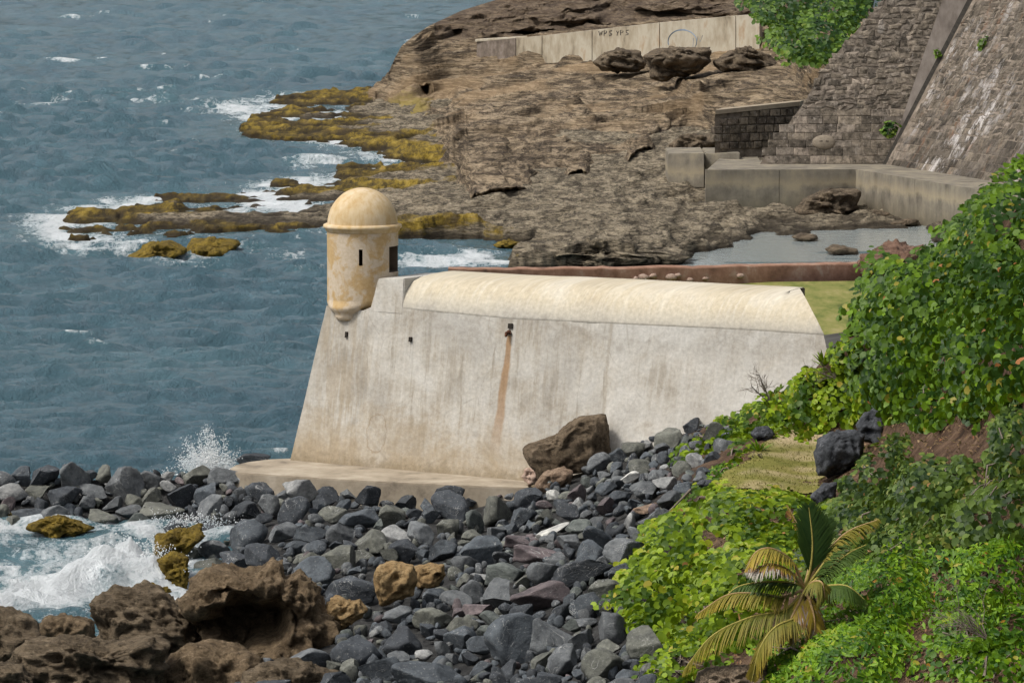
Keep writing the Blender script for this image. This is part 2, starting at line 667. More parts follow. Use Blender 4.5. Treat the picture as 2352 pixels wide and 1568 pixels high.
        c = N.mix(N.ramp(lowp, [(0.0, 0.9), (0.55, 0.0)]), c, (0.555, 0.535, 0.49))
        c = N.mix(N.math('MULTIPLY', N.ramp(lowp, [(0.0, 0.6), (0.28, 0.0)]), N.ramp(fine, [(.42, 0.0), (.6, 1.0)])), c, (0.36, 0.33, 0.29))
    g = N.ramp(N.noise(co, 9, 6, 0.7), [(0.35, 0.70), (0.65, 0.91)])
    c = N.mix(1.0, c, g, 'MULTIPLY')
    c = N.mix(1.0, c, (1.0, 0.985, 0.945), 'MULTIPLY')
    N.base(c)
    N.normal(N.bump(N.math('ADD', N.noise(co, 1.5, 5, 0.6), N.math('MULTIPLY', fine, 0.35)), 0.45, 0.05))
    return N.m


def mat_garita(name, kind):
    N = Nodes(name, 0.88, 0.2)
    co = N.coord('Object')
    st = N.coord('Object', scale=(3.5, 3.5, 0.35))
    a = N.noise(co, 1.5, 7, 0.65, 0.4)
    s = N.noise(st, 1.8, 6, 0.65)
    f = N.noise(co, 9, 6, 0.75)
    if kind == 'dome':
        c = N.ramp(a, [(0.3, (0.45, 0.315, 0.155)), (0.5, (0.54, 0.425, 0.265)), (0.7, (0.60, 0.50, 0.36))])
        c = N.mix(N.ramp(s, [(0.45, 0.0), (0.65, 0.65)]), c, (0.44, 0.29, 0.115))
        z = N.n('SeparateXYZ')
        N.put(z.inputs[0], N.n('TexCoord').outputs['Object'])
        top = N.ramp(N.math('MULTIPLY', z.outputs[2], 0.16), [(0.955, 0.0), (0.995, 0.8)])
        c = N.mix(N.math('MULTIPLY', top, N.ramp(f, [(0.4, 0.0), (0.55, 1.0)])), c, (0.16, 0.13, 0.09))
        c = N.mix(N.ramp(f, [(0.63, 0.0), (0.72, 0.55)]), c, (0.28, 0.20, 0.11))
    else:
        pale = N.ramp(f, [(0.35, (0.46, 0.375, 0.27)), (0.65, (0.57, 0.48, 0.37))])
        ochre = N.ramp(f, [(0.35, (0.40, 0.265, 0.115)), (0.65, (0.50, 0.355, 0.18))])
        c = N.mix(N.ramp(a, [(0.47, 0.0), (0.545, 0.95)]), pale, ochre)
        c = N.mix(N.ramp(s, [(0.52, 0.0), (0.7, 0.5)]), c, (0.40, 0.31, 0.21))
        c = N.mix(N.ramp(f, [(0.64, 0.0), (0.72, 0.6)]), c, (0.22, 0.16, 0.10))
    N.base(c)
    N.normal(N.bump(N.math('ADD', a, N.math('MULTIPLY', f, 0.5)), 0.4, 0.04))
    return N.m


def mat_grass():
    N = Nodes('dry_grass', 0.95, 0.05)
    co = N.coord('World')
    a = N.noise(co, 0.55, 7, 0.7)
    b = N.noise(co, 7, 5, 0.7)
    f = N.math('ADD', N.math('MULTIPLY', a, 0.6), N.math('MULTIPLY', b, 0.4))
    c = N.ramp(f, [(0.34, (0.085, 0.092, 0.022)), (0.48, (0.155, 0.150, 0.040)), (0.6, (0.225, 0.195, 0.065)), (0.72, (0.28, 0.23, 0.11))])
    w = N.attr('worn')
    c = N.mix(N.math('MULTIPLY', w, N.ramp(a, [(0.3, 0.5), (0.6, 1.0)])), c, (0.42, 0.33, 0.21))
    N.base(c)
    N.normal(N.bump(b, 0.8, 0.06))
    return N.m

# ================================================================== SEA
def ypix(v): return float(at_z(1176, v, 0)[1])


REEF = [(850, 206), (740, 211), (640, 218), (595, 230), (650, 240), (690, 243), (625, 252), (575, 266), (548, 298), (560, 312), (640, 321), (760, 322),
        (800, 332), (835, 345), (900, 362), (980, 372), (1070, 381), (960, 388), (850, 379), (760, 386), (700, 408), (615, 421), (690, 428), (610, 436),
        (520, 442), (440, 447), (350, 451), (290, 474), (240, 484), (140, 492), (133, 512), (145, 546), (210, 548), (300, 536), (400, 541), (480, 534),
        (600, 526), (740, 530), (920, 541), (1100, 546), (1235, 553), (1180, 588), (1170, 609), (1300, 611), (1480, 606), (1580, 590), (1700, 562),
        (1850, 540), (2300, 560), (2500, 400), (2500, 120), (1900, 100)]
REEF_W = [tuple(at_z(u, v, 0.12)[:2]) for u, v in REEF]


def sea_pts(us, vs):
    U, V = np.meshgrid(us, vs)
    P = at_z(U, V, 0.0)
    return U, V, P


us = np.concatenate([[-40000, -9000, -2500, -700, -250], np.arange(-90, 1330, 3.4), np.arange(1340, 1700, 30), [2000, 2600, 4000, 12000, 45000]])
vs = np.concatenate([[-396, -380, -340, -280, -200, -120, -70, -40], np.arange(-20, 1440, 1.55), [1460, 1520, 1600, 1800, 2400, 4000, 9000]])
U, V, P = sea_pts(us, vs)
spacing = (P[..., 1] / (V + 400.0)) * 1.6
h = np.zeros(U.shape)
for i in range(46):
    lam = 0.75 * (6.5 / 0.75) ** (i / 45.0)
    ang = R(-80 + RNG.normal(0, 24))
    kx, ky = math.cos(ang) * 2 * math.pi / lam, math.sin(ang) * 2 * math.pi / lam
    ph = P[..., 0] * kx + P[..., 1] * ky + RNG.uniform(0, 6.28)
    ph = ph + 1.4 * math.sin(i) * vnoise(np.stack([P[..., 0] / (lam * 3), P[..., 1] / (lam * 3), np.full(U.shape, i * 3.7)], -1), 5)
    att = np.clip((lam / (spacing * 1.05)) - 0.5, 0, 1)
    h += att * 0.034 * lam ** 0.45 * (2 * (0.5 + 0.5 * np.sin(ph)) ** 1.6 - 0.82)
gust = 0.75 + 0.5 * fbm(np.stack([P[..., 0] / 30, P[..., 1] / 60, 0 * U], -1), 3, 9)
wx, wy = P[..., 0], P[..., 1]
inreef = in_poly(wx, wy, REEF_W)
dreef = np.where(inreef, 0, poly_dist(wx, wy, REEF_W))
calm = np.where((U > 1250) & (V < 660), 1.0, 0.0)
nearv = np.clip((V - 1170) / 40, 0, 1)
h = h * gust * (1 - 0.85 * calm) * (0.22 + 0.78 * sstep(0.0, 7.0, dreef)) * np.where((V > 1165) & (U < 600), .7, 1)
h -= 0.06 * (1 - sstep(0, 1.5, dreef))


# foam: where the swell meets the reef, named breakers, and a few whitecaps
def blob(cu, cv, ru, rv, k=1.0, rot=0.0):
    c, s_ = math.cos(rot), math.sin(rot)
    du, dv = U - cu, V - cv
    a = (du * c + dv * s_) / ru
    b = (-du * s_ + dv * c) / rv
    return k * np.exp(-(a * a + b * b) * 1.2)


foam = 0.74 * np.exp(-dreef / 1.4) * np.where(inreef, 0.8, 1.0) * sstep(1180, 900, U)
foam *= 0.45 + 1.1 * sstep(-0.25, 0.45, fbm(np.stack([wx / 4, wy / 14, 0 * U], -1), 3, 21))
for b_ in [(560, 252, 95, 17, 1.1), (470, 262, 60, 8, .6), (630, 244, 60, 8, 1.0), (740, 370, 90, 13, .95), (840, 352, 70, 12, .75), (690, 385, 60, 8, .6),
           (900, 365, 120, 12, .9), (990, 380, 80, 6, .9), (200, 480, 110, 11, .85), (250, 463, 60, 10, .7), (90, 500, 90, 14, .6), (180, 575, 120, 22, .75),
           (300, 570, 80, 25, .85), (240, 548, 110, 9, .85), (420, 600, 140, 22, .6), (560, 575, 130, 18, .45), (660, 590, 80, 14, .5), (700, 625, 50, 10, .5), (150, 139, 38, 3.4, 1.25), (235, 137, 15, 2.4, .95), (85, 245, 60, 4.5, 1.0), (165, 238, 60, 4, .8),
           (310, 236, 110, 5, .6), (430, 232, 90, 4, .55), (120, 222, 120, 3.5, .35), (1010, 600, 120, 20, 1.2), (1080, 588, 70, 15, 1.1), (1140, 602, 90, 12, 1.0), (960, 608, 70, 12, 1.0), (1190, 560, 60, 6, .5),
           (640, 545, 110, 8, .35), (930, 322, 60, 7, .9), (950, 350, 60, 6, .9), (500, 1090, 90, 22, .9), (640, 1052, 40, 5, .8)]:
    foam = np.maximum(foam, .86 * blob(*b_))
caps = sstep(0.50, 0.62, fbm(np.stack([wx / 3.2, wy / 5.0, 0 * U + 4], -1), 3, 33)) * sstep(0.05, 0.35, h) * 0.55 * (V < 1090)
foam = np.maximum(foam, caps)
cove = nearv * (U < 560)
foam = np.maximum(foam, cove * (0.34 + 0.5 * sstep(-0.2, 0.5, fbm(np.stack([wx / 2.2, wy / 3.5, 0 * U + 9], -1), 4, 44))))
for b_ in [(120, 1215, 260, 18, .75), (60, 1205, 70, 12, .9), (330, 1222, 90, 14, .95), (230, 1300, 190, 60, .75), (100, 1370, 180, 60, 1.1), (330, 1330, 90, 50, 1.2), (415, 1375, 30, 20, 1.2)]:
    foam = np.maximum(foam, blob(*b_) * (V > 1165))
crest = np.interp(U, [-80, 0, 120, 220, 300, 360, 420], [1405, 1395, 1368, 1335, 1312, 1332, 1370])
chg = np.interp(U, [-80, 0, 100, 220, 300, 350, 380, 430], [.30, .35, .42, .60, .80, .6, .2, 0])
dv = V - crest
crp = np.where(dv < 0, np.exp(-(dv / 22) ** 2), np.exp(-(dv / 34) ** 2)) * (U < 440) * (V > 1170)
wq = np.stack([wx / 1.0, wy / 1.6, 0 * U], -1)
h = h + crp * chg * (0.75 + .8 * fbm(wq, 4, 201, .45)) + (V > 1170) * (U < 560) * .12 * fbm(wq * .7, 3, 203)
foam = np.maximum(foam, crp * 1.35) * np.where((V > 1440) & (U < 600), .25, 1)
P[..., 2] = h + foam * 0.06
P[..., 1] -= 0
SEA = mat_sea()
me = mesh_np('sea', P.reshape(-1, 3), grid_faces(*U.shape)[:, ::-1], True, {'foam': foam.ravel(), 'calm': calm.ravel()})
obj('sea', me, SEA, kind='structure', label='choppy blue grey sea with white foam along the reef')

# ================================================================== REEF SHELF (a height field that rises out of the sea)
CT = [(140, 520, .25), (560, 300, .35), (640, 228, .3), (800, 270, .45), (950, 300, .55), (1050, 340, .5), (1000, 400, .4), (1200, 430, .55), (700, 430, .3), (400, 500, .3),
      (700, 490, .2), (900, 470, .6), (1000, 500, .8), (1150, 480, .8), (1300, 450, .8), (1500, 420, .8), (1600, 450, .55), (1200, 530, .55), (1350, 520, .9), (1500, 520, .75),
      (1300, 590, .75), (1500, 570, .7), (1650, 530, .35), (1800, 500, .15), (2100, 510, .25), (2200, 540, .15), (1700, 390, .9), (2000, 440, .5), (1100, 350, .55), (900, 240, .5), (1240, 425, .92), (1350, 400, 1.0), (1500, 345, 1.2), (1640, 320, 1.35), (1800, 330, 1.5), (1160, 432, .8)]
xy = []
for u, v, z in CT:
    p = at_z(u, v, z)
    xy.append(project(np.array([p[0], p[1], 0.3])))
zf = TPS(xy, [c[2] for c in CT], 400, 1e-2)
us = np.arange(110, 2330, 3.0)
vs = np.concatenate([np.arange(180, 660, 1.35)])
U, V = np.meshgrid(us, vs)
P = at_z(U, V, 0.3)
wx, wy = P[..., 0], P[..., 1]
Pn = np.stack([wx, wy, 0 * wx], -1)
jx = wx + 0.55 * fbm(Pn / 1.6, 4, 61)
jy = wy + 2.6 * fbm(Pn / 2.6, 4, 62)
ins = in_poly(jx, jy, REEF_W)
sd = np.where(ins, 1, -1) * poly_dist(jx, jy, REEF_W)
edge = sstep(-0.25, 0.35, sd)
inner = sstep(0.0, 6.0, sd)
zb = zf(U, V)
n1 = fbm(Pn / np.array([4.2, 4.0, 1]), 5, 71)
n2 = ridged(Pn / np.array([2.0, 2.2, 1]), 4, 72)
n3 = fbm(Pn / np.array([.8, .9, 1]), 3, 73)
rough_ = sstep(820, 1050, U)                       # the landward rock is far more broken than the weed-covered reef
zb = zb * (1 - .45 * (1 - rough_))
z = -1.0 + edge * (1.0 + zb) - (1 - rough_) * .34 * sstep(.06, .42, fbm(Pn / np.array([2.6, 3.4, 1]) + 31, 4, 77)) + edge * (0.16 * n1 + 0.10 * n2) + edge * rough_ * (0.30 * n1 + 0.18 * (n2 - 0.2) + 0.10 * n3) + edge * (1 - rough_) * (0.16 * n3 + 0.10 * (n2 - .2))
qs = zb - 0.06 * wx + 0.22 * n1
z = z + edge * rough_ * (terrace(qs, .34) * .8 + terrace(qs + .1 * n3, .12) * .6)
# tide pools and wet slits
POOLS = [[(1575, 478), (1640, 470), (1830, 474), (1850, 490), (1700, 498), (1590, 493)],
         [(1440, 612), (1600, 588), (1700, 560), (1750, 543), (1900, 528), (2130, 520), (2140, 560), (2000, 612), (1700, 640), (1450, 640)],
         [(500, 478), (640, 470), (760, 462), (770, 470), (640, 492), (500, 496)], [(420, 470), (520, 458), (700, 458), (690, 468), (520, 474), (430, 482)],
         [(1110, 552), (1240, 548), (1300, 556), (1230, 566), (1150, 562)], [(720, 238), (800, 236), (810, 244), (740, 246)], [(720, 254), (800, 250), (800, 260), (730, 262)],
         [(905, 325), (960, 312), (985, 325), (930, 332)], [(220, 505), (270, 500), (275, 522), (235, 526)], [(240, 528), (300, 520), (300, 530), (260, 536)]]
for k, pl in enumerate(POOLS):
    plw = [tuple(at_z(u, v, 0.05)[:2]) for u, v in pl]
    s2 = np.where(in_poly(jx, jy, plw), 1, -1) * poly_dist(jx, jy, plw)
    t = sstep(-0.35, 0.25, s2)
    z = z * (1 - t) + t * (-0.06 - 0.05 + 0.10 * n1)
algae = edge * sstep(1300, 860, U + 90 * n1 - 0.25 * (V - 400)) * sstep(0.3, -0.4, n1 * 0.8 + (sd - 7.5) / 11.0)
algae = np.maximum(algae, sstep(2.2, 0.2, sd) * sstep(1000, 800, U) * edge)
algae *= np.where((V > 440) & (U > 520), sstep(5.0, 1.0, sd), 1.0)


def shelf_extra(N, c, co, st):
    al = N.attr('algae')
    n = N.noise(co, 1.1, 6, 0.7)
    k = N.math('ADD', al, N.math('MULTIPLY', N.math('SUBTRACT', n, 0.5), 1.3))
    ac = N.ramp(N.noise(N.coord('World', scale=(1, 0.13, 1)), 1.5, 8, 0.78), [(0.38, (0.026, 0.020, 0.010)), (0.46, (0.11, 0.078, 0.018)), (0.55, (0.255, 0.178, 0.026)), (0.63, (0.36, 0.265, 0.065)), (0.72, (0.24, 0.115, 0.04))])
    ac = N.mix(N.ramp(N.noise(N.coord('World', scale=(1, 0.2, 1)), .45, 6, .7), [(.40, .75), (.52, 0.0)]), ac, (0.075, 0.052, 0.022))
    c = N.mix(N.ramp(k, [(0.35, 0.0), (0.6, 1.0)]), c, ac)
    z = N.n('SeparateXYZ')
    N.put(z.inputs[0], N.n('NewGeometry').outputs['Position'])
    wet = N.ramp(N.math('ADD', z.outputs[2], N.math('MULTIPLY', N.math('SUBTRACT', n, .5), 0.35)), [(0.12, 0.85), (0.34, 0.0)])
    return N.mix(wet, c, (0.028, 0.022, 0.015))


M_SHELF = mat_rock('shelf_rock', [(0.04, 0.033, 0.025), (0.13, 0.108, 0.077), (0.255, 0.212, 0.148), (0.43, 0.365, 0.26)], 1.2, (0.35, 0.10, 2.0), 1.0, shelf_extra, 0.15, (.62, .24, 2.4), .85, .7)
P[..., 2] = z
obj('reef_shelf', mesh_np('reef_shelf', P.reshape(-1, 3), grid_faces(*U.shape)[:, ::-1], True, {'algae': algae.ravel()}), M_SHELF, kind='structure',
    label='flat rock shelf with yellow brown seaweed along its seaward edge')

# calm water standing in the pools on the shelf
NP = Nodes('pool_water', 0.06, 0.5)
NP.b.inputs['IOR'].default_value = 1.33
NP.base((0.30, 0.34, 0.34))  # pale base puts the sky's reflection into the water colour
NP.normal(NP.bump(NP.noise(NP.coord('World', scale=(1, 0.6, 1)), 2.0, 4, 0.6), 0.35, 0.1))
pool_ring = [at_z(u, v, 0.02) for u, v in [(1100, 520), (1560, 462), (1900, 462), (2300, 500), (2300, 700), (1250, 700), (1250, 640), (1420, 625), (1330, 560)]]
obj('tide_pool', mesh_np('tide_pool', pool_ring, [list(range(len(pool_ring)))[::-1]]), NP.m, kind='structure', label='still pale water lying in the hollows of the rock shelf')

# ================================================================== HEADLAND
GW_TOP = [(1095, 96), (1190, 88), (1245, 83), (1360, 70), (1515, 53), (1690, 37), (1745, 33)]
GW_BOT = [(1095, 136), (1190, 139), (1245, 140), (1360, 140), (1515, 138), (1690, 118), (1745, 108)]
GW_Y = [(1095, 369), (1245, 362), (1360, 357), (1515, 350), (1690, 343), (1745, 340)]
HP = [(848, 207, 366), (880, 190, 367), (893, 165, 370), (915, 135, 372), (918, 105, 374), (960, 160, 365), (1000, 190, 360), (1000, 60, 384), (1140, 0, 398), (1140, -40, 405), (1400, -40, 384), (1400, 10, 378), (1700, -40, 364), (1700, 0, 359), (1000, 120, 373),
      (1900, 170, 303), (1900, 100, 322), (1900, -40, 345), (2000, -40, 340), (2000, 200, 285), (1300, 220, 334), (1600, 220, 316), (1300, 300, 306), (1000, 232, 352), (950, 262, 336), (1080, 434, 261), (1240, 412, 268.5), (1350, 388, 275),
      (1500, 328, 292), (1640, 300, 299), (1600, 270, 312), (1800, 230, 306), (1800, 330, 291), (1200, 350, 288), (1100, 300, 309), (1150, 260, 324), (1040, 370, 284), (1700, 345, 288), (2000, 330, 288), (1480, 250, 318), (1800, 165, 326)]
for (u, v), (_, vt) in zip([(x, interp(GW_BOT, x)) for x in (1100, 1180, 1270, 1360, 1450, 1520, 1610, 1700, 1740)], [(x, interp(GW_TOP, x)) for x in (1100, 1180, 1270, 1360, 1450, 1520, 1610, 1700, 1740)]):
    y = interp(GW_Y, u)
    HP.append((u, v + 2, y - 1.0))
    HP.append((u, (v + vt) / 2, y + 3.0))
    HP.append((u, vt, y + 4.5))
    HP.append((u, vt - 22, y + 9))
head_y = TPS([(a, b) for a, b, c in HP], [1000.0 / c for a, b, c in HP], 400, 1e-3)
TOPL = [(846, 207), (880, 183), (893, 166), (900, 150), (906, 136), (922, 106), (942, 90), (985, 60), (1060, 25), (1140, 0), (1220, -40), (2010, -40)]
BOTL = [(846, 212), (900, 226), (950, 275), (1010, 350), (1080, 434), (1160, 425), (1240, 412), (1350, 388), (1430, 358), (1500, 328), (1640, 302), (1700, 345), (2010, 330)]
us = np.concatenate([np.arange(846, 930, 1.6), np.arange(930, 2010, 2.6)])
nr = 230
T = np.linspace(0, 1, nr)
top_ = interp(TOPL, us); bot_ = interp(BOTL, us)
bot_ = bot_ + 15 * fbm(np.stack([us / 60, 0 * us, 0 * us], -1), 5, 5, 0.65)
V = top_[None] + (bot_ - top_)[None] * T[:, None]
U = np.broadcast_to(us[None], V.shape).copy()
Y = 1000.0 / head_y(U, V)
P = at_y(U, V, Y)
zbase = P[..., 2].copy()
q = P[..., 2] * 1.0 - 0.16 * P[..., 0] + 0.012 * P[..., 1]          # the beds dip gently
lay = np.stack([P[..., 0] * 0.10, P[..., 1] * 0.05, q * 1.6], -1)
bed = ridged(lay + 0.25 * fbm(P / 6, 3, 3)[..., None], 4, 81)
lump = fbm(P / np.array([5.0, 5.5, 1.6]), 5, 82)
fine = fbm(P / np.array([1.5, 1.4, 0.5]), 4, 83)
steep = sstep(0.0, 0.9, np.abs(np.gradient(P[..., 2], axis=0)) / (np.abs(np.gradient(P[..., 1], axis=0)) + 1e-6) * 0.9)
upper = sstep(14, -8, V - interp(GW_TOP, U)) * (U > 1000)
amp = 0.45 + 1.0 * steep + 1.2 * upper
edgef = np.minimum(1, np.minimum(T, 1 - T)[:, None] * 16)
ledge = sstep(0.55, 0.9, ridged(np.stack([P[..., 0] * 0.13, P[..., 1] * 0.06, q * 0.9 + 4], -1), 2, 88))
P[..., 1] -= amp * edgef * (1.5 * (bed - 0.3) + 1.2 * lump + 0.35 * fine)
knob = ridged(P / np.array([1.5, 4.0, 1.2]), 3, 86)
P[..., 2] += edgef * (0.20 * lump + 0.30 * (bed - 0.3) + 0.11 * fine + 0.35 * ledge + 0.08 * (knob - .3))
qw = zbase - 0.15 * P[..., 0] + 0.45 * fbm(P / np.array([7, 12, 7]), 3, 301) + .10 * lump
tm = edgef * (1 - .4 * upper) * (0.55 + 0.6 * sstep(-.3, .3, fbm(P / np.array([5, 12, 5]), 2, 305)))
P[..., 2] += tm * (terrace(qw, .55, .42, .58) * 1.0 + terrace(qw + .15 * fbm(P / np.array([6, 6, 3]), 2, 302), .19, .4, .6) * .9)
low = sstep(.72, 1.0, T)[:, None] * sstep(1110, 1040, U)
P[..., 2] -= low * (0.75 + 0.5 * lump)
spots = np.maximum.reduce([np.exp(-((us - a) / b) ** 4) for a, b in ((1160, 70), (1325, 34), (1470, 36))])
low2 = sstep(.80, 1.0, T)[:, None] * sstep(1090, 1130, U) * (1 - spots)[None]
P[..., 2] -= low2 * (0.9 + 0.6 * lump)


def hollow(u0, v0, ru, rv, depth):
    k = np.exp(-(((U - u0) / ru) ** 2 + ((V - v0) / rv) ** 2) ** 1.5)
    P[..., 1] += depth * k


for a in [(955, 207, 28, 10, 7), (1050, 80, 22, 9, 5), (1240, 78, 60, 7, 5), (1500, 40, 150, 9, 4), (1000, 118, 30, 18, 2.5), (1320, 60, 70, 6, 3.5)]:
    hollow(*a)
rows = [P]
t0, b0 = P[0].copy(), P[-1].copy()
tops = []
for dy, dz in ((22, -9.0), (9, -3.0), (2.5, -0.5)):
    r_ = t0.copy(); r_[:, 1] += dy; r_[:, 2] += dz; tops.append(r_)
bots = []
und = 0.05 + .7 * spots
for dy, dz in ((0.9, -0.16), (2.4, -0.28), (3.0, -0.8), (3.2, -1.8)):
    r_ = b0.copy(); r_[:, 1] += dy * und + .15 * fbm(r_ / .5, 3, 5); r_[:, 2] += dz + .2 * fbm(r_ / .6, 3, 6); bots.append(r_)
PA = np.vstack([np.array(tops), P, np.array(bots)])
warm = np.vstack([np.zeros((3, len(us))), (1 - upper) * sstep(60, 120, V) * sstep(0.15, -0.25, lump) * sstep(330, 230, V), np.zeros((4, len(us)))])
weed = np.vstack([np.zeros((3, len(us))), sstep(1060, 930, U) * sstep(200, 235, V) * sstep(0.35, -0.1, lump), np.zeros((4, len(us)))])
dark = np.vstack([np.repeat(upper[:1], 3, 0), upper, np.zeros((4, len(us)))])


def head_extra(N, c, co, st):
    w = N.attr('warm')
    c = N.mix(N.math('MULTIPLY', w, 0.45), c, (0.36, 0.25, 0.14))
    c = N.mix(N.math('MULTIPLY', N.attr('weathered'), 0.6), c, N.mix(N.noise(st, 3.0, 6, 0.7), (0.035, 0.026, 0.020), (0.15, 0.105, 0.075)))
    k = N.math('ADD', N.attr('weed'), N.math('MULTIPLY', N.math('SUBTRACT', N.noise(co, 1.2, 5, 0.7), 0.5), 1.2))
    return N.mix(N.ramp(k, [(0.4, 0.0), (0.8, 0.8)]), c, (0.28, 0.22, 0.06))


M_HEAD = mat_rock('headland_rock', [(0.04, 0.031, 0.023), (0.135, 0.102, 0.069), (0.27, 0.204, 0.13), (0.46, 0.365, 0.245)], 0.9, (0.22, 0.06, 2.6), 1.0, head_extra, 0.2, (.5, .22, 3.0), .7, .9)  # darker ramp and dark pits put crevice shade into the colour
obj('headland', mesh_np('headland', PA.reshape(-1, 3), grid_faces(*PA.shape[:2])[:, ::-1], True, {'warm': warm.ravel(), 'weed': weed.ravel(), 'weathered': dark.ravel()}), M_HEAD, kind='structure',
    label='layered brown rock headland sloping down to the reef')

# ================================================================== NEAR GROUND: the rubble bank and the green hillside
NG = [(-120, 1212, -.1), (-120, 1088, 1.0), (200, 1212, -.15), (200, 1088, 1.0), (500, 1092, 1.0), (450, 1235, -.1), (560, 1116, .75), (400, 1370, -.2), (740, 1130, .7), (1100, 1142, .65), (700, 1300, .75), (600, 1210, .5), (620, 1285, .55), (800, 1310, .8), (900, 1200, .6),
      (1000, 1300, .9), (1240, 1105, 1.4), (1400, 1062, 2.0), (1500, 1015, 2.55), (1600, 990, 3.0), (1250, 1250, 1.5), (1450, 1200, 2.4), (1550, 1100, 2.9), (780, 1568, .55), (1000, 1568, .8), (1300, 1568, 1.5), (1500, 1568, 2.1),
      (1000, 1450, .8), (1300, 1430, 1.7), (1500, 1400, 2.5), (600, 1640, .35), (690, 1568, .3), (300, 1500, -.5), (1800, 1002, 3.75), (1700, 1030, 3.6), (1890, 1000, 3.8), (1650, 1125, 3.35), (1880, 1130, 3.45), (1780, 1060, 3.6), (1700, 1300, 3.5), (1700, 1500, 2.9),
      (2000, 1200, 4.4), (2100, 1050, 5.6), (2250, 1000, 6.6), (2352, 1000, 7.4), (2000, 1000, 4.3), (2352, 1300, 5.8), (2352, 1600, 4.6), (1900, 1600, 3.4), (2500, 1300, 6.4), (1850, 885, 4.85), (1700, 950, 3.75), (1950, 860, 5.3), (1930, 800, 6.0),
      (2050, 880, 5.9), (2000, 760, 6.6), (2150, 800, 7.2), (2200, 640, 8.4), (2300, 600, 9.1), (2400, 480, 10.4), (2500, 600, 10.2), (2300, 850, 8.0), (2500, 1000, 8.6), (3200, 400, 11.5), (3200, 1000, 9.8), (3200, 1600, 7.0), (4300, 400, 12.0), (4300, 1000, 10.5), (4300, 1600, 7.5), (-900, 1212, -.1), (-900, 1088, 1.0)]
ng_y = TPS([(a, b) for a, b, c in NG], [1000.0 / float(at_z(a, b, c)[1]) for a, b, c in NG], 500, 1e-3)


def ground_y(u, v): return 1000.0 / ng_y(np.asarray(u, float), np.asarray(v, float))
def ground(u, v): return at_y(u, v, ground_y(u, v))


TOPN = [(-900, 1092), (-140, 1092), (520, 1092), (560, 1112), (740, 1128), (1190, 1140), (1240, 1102), (1400, 1058), (1500, 1014), (1600, 988), (1700, 950), (1850, 872), (1905, 810), (1940, 775), (2000, 740), (2100, 650), (2250, 530), (2352, 460), (2520, 380), (3200, 330), (4300, 300)]
us = np.concatenate([np.arange(-900, -140, 20.0), np.arange(-140, 2520, 5.0), np.arange(2530, 4300, 30.0)])
T = np.linspace(0, 1, 150)
top_ = interp(TOPN, us)
V = top_[None] + (1640 - top_)[None] * T[:, None]
U = np.broadcast_to(us[None], V.shape).copy()
P = ground(U, V)
P[..., 2] += np.minimum(1, T[:, None] * 12) * (0.10 * fbm(P / 0.7, 4, 91) + 0.12 * fbm(P / 2.5, 3, 92)) - 0.12 * (U < 1560)
sk = []
for dy, dz in ((14, -9), (5, -3.4), (1.6, -1.0)):
    r_ = P[0].copy(); r_[:, 1] += dy; r_[:, 2] += dz
    sk.append(r_)
PA = np.vstack([np.array(sk), P])
soil = np.vstack([np.repeat(sstep(1450, 1700, U[:1]), 3, 0), sstep(1450, 1700, U)])


def ground_extra(N, c, co, st):
    s = N.attr('soil')
    e = N.ramp(N.noise(co, 1.6, 8, 0.7), [(0.32, (0.030, 0.018, 0.011)), (0.5, (0.092, 0.055, 0.034)), (0.68, (0.19, 0.125, 0.08))])
    return N.mix(s, c, e)


M_GROUND = mat_rock('rubble_and_soil', [(0.012, 0.012, 0.012), (0.03, 0.03, 0.03), (0.06, 0.06, 0.058), (0.10, 0.10, 0.095)], 1.6, (1, 1, 1), 0.9, ground_extra)
obj('hillside', mesh_np('hillside', PA.reshape(-1, 3), grid_faces(*PA.shape[:2])[:, ::-1], True, {'soil': soil.ravel()}), M_GROUND, kind='structure',
    label='dark rubble bank rising into a bare brown earth slope on the right')

# the little lawn between the boulders
LAWN = [(1640, 1128), (1660, 1100), (1700, 1062), (1745, 1030), (1790, 1003), (1850, 994), (1905, 996), (1900, 1060), (1890, 1140), (1800, 1140), (1700, 1136)]
uu, vv = np.meshgrid(np.arange(1630, 1912, 4.0), np.arange(988, 1146, 2.5))
Pl = ground(uu, vv)
worn = sstep(1045, 1015, vv) * sstep(1740, 1800, uu) + 0.5 * sstep(0.1, 0.4, fbm(Pl / 1.5, 3, 51))
Pl[..., 2] += 0.10 + 0.03 * fbm(Pl / 0.8, 3, 14)
inl = in_poly(uu + 34 * fbm(Pl / 0.7, 3, 7), vv + 16 * fbm(Pl / 0.9, 3, 8), LAWN)
Fg = grid_faces(*uu.shape)[:, ::-1]
Fg = Fg[inl.ravel()[Fg].all(1)]
M_GRASS = mat_grass()
obj('lawn', mesh_np('lawn', Pl.reshape(-1, 3), Fg, True, {'worn': worn.ravel()}), M_GRASS, kind='structure', label='patch of dry mown grass between the boulders')

# ================================================================== THE BASTION
B1 = at_z(668, 1058, 1.15)
B2 = at_z(1200, 1105, 1.15)
A_ = B2 - B1; A_[2] = 0; A_ /= np.linalg.norm(A_)
NRM = np.array([A_[1], -A_[0], 0.0])
if NRM[1] > 0: NRM = -NRM
BAT = 0.15
F1N = NRM + np.array([0, 0, BAT]); F1N /= np.linalg.norm(F1N)


def onwall(u, v): return at_plane(np.asarray(u, float), np.asarray(v, float), B1, F1N)


def wall_map(P):
    d = P - B1
    return np.stack([d @ A_, d[..., 2]], -1)


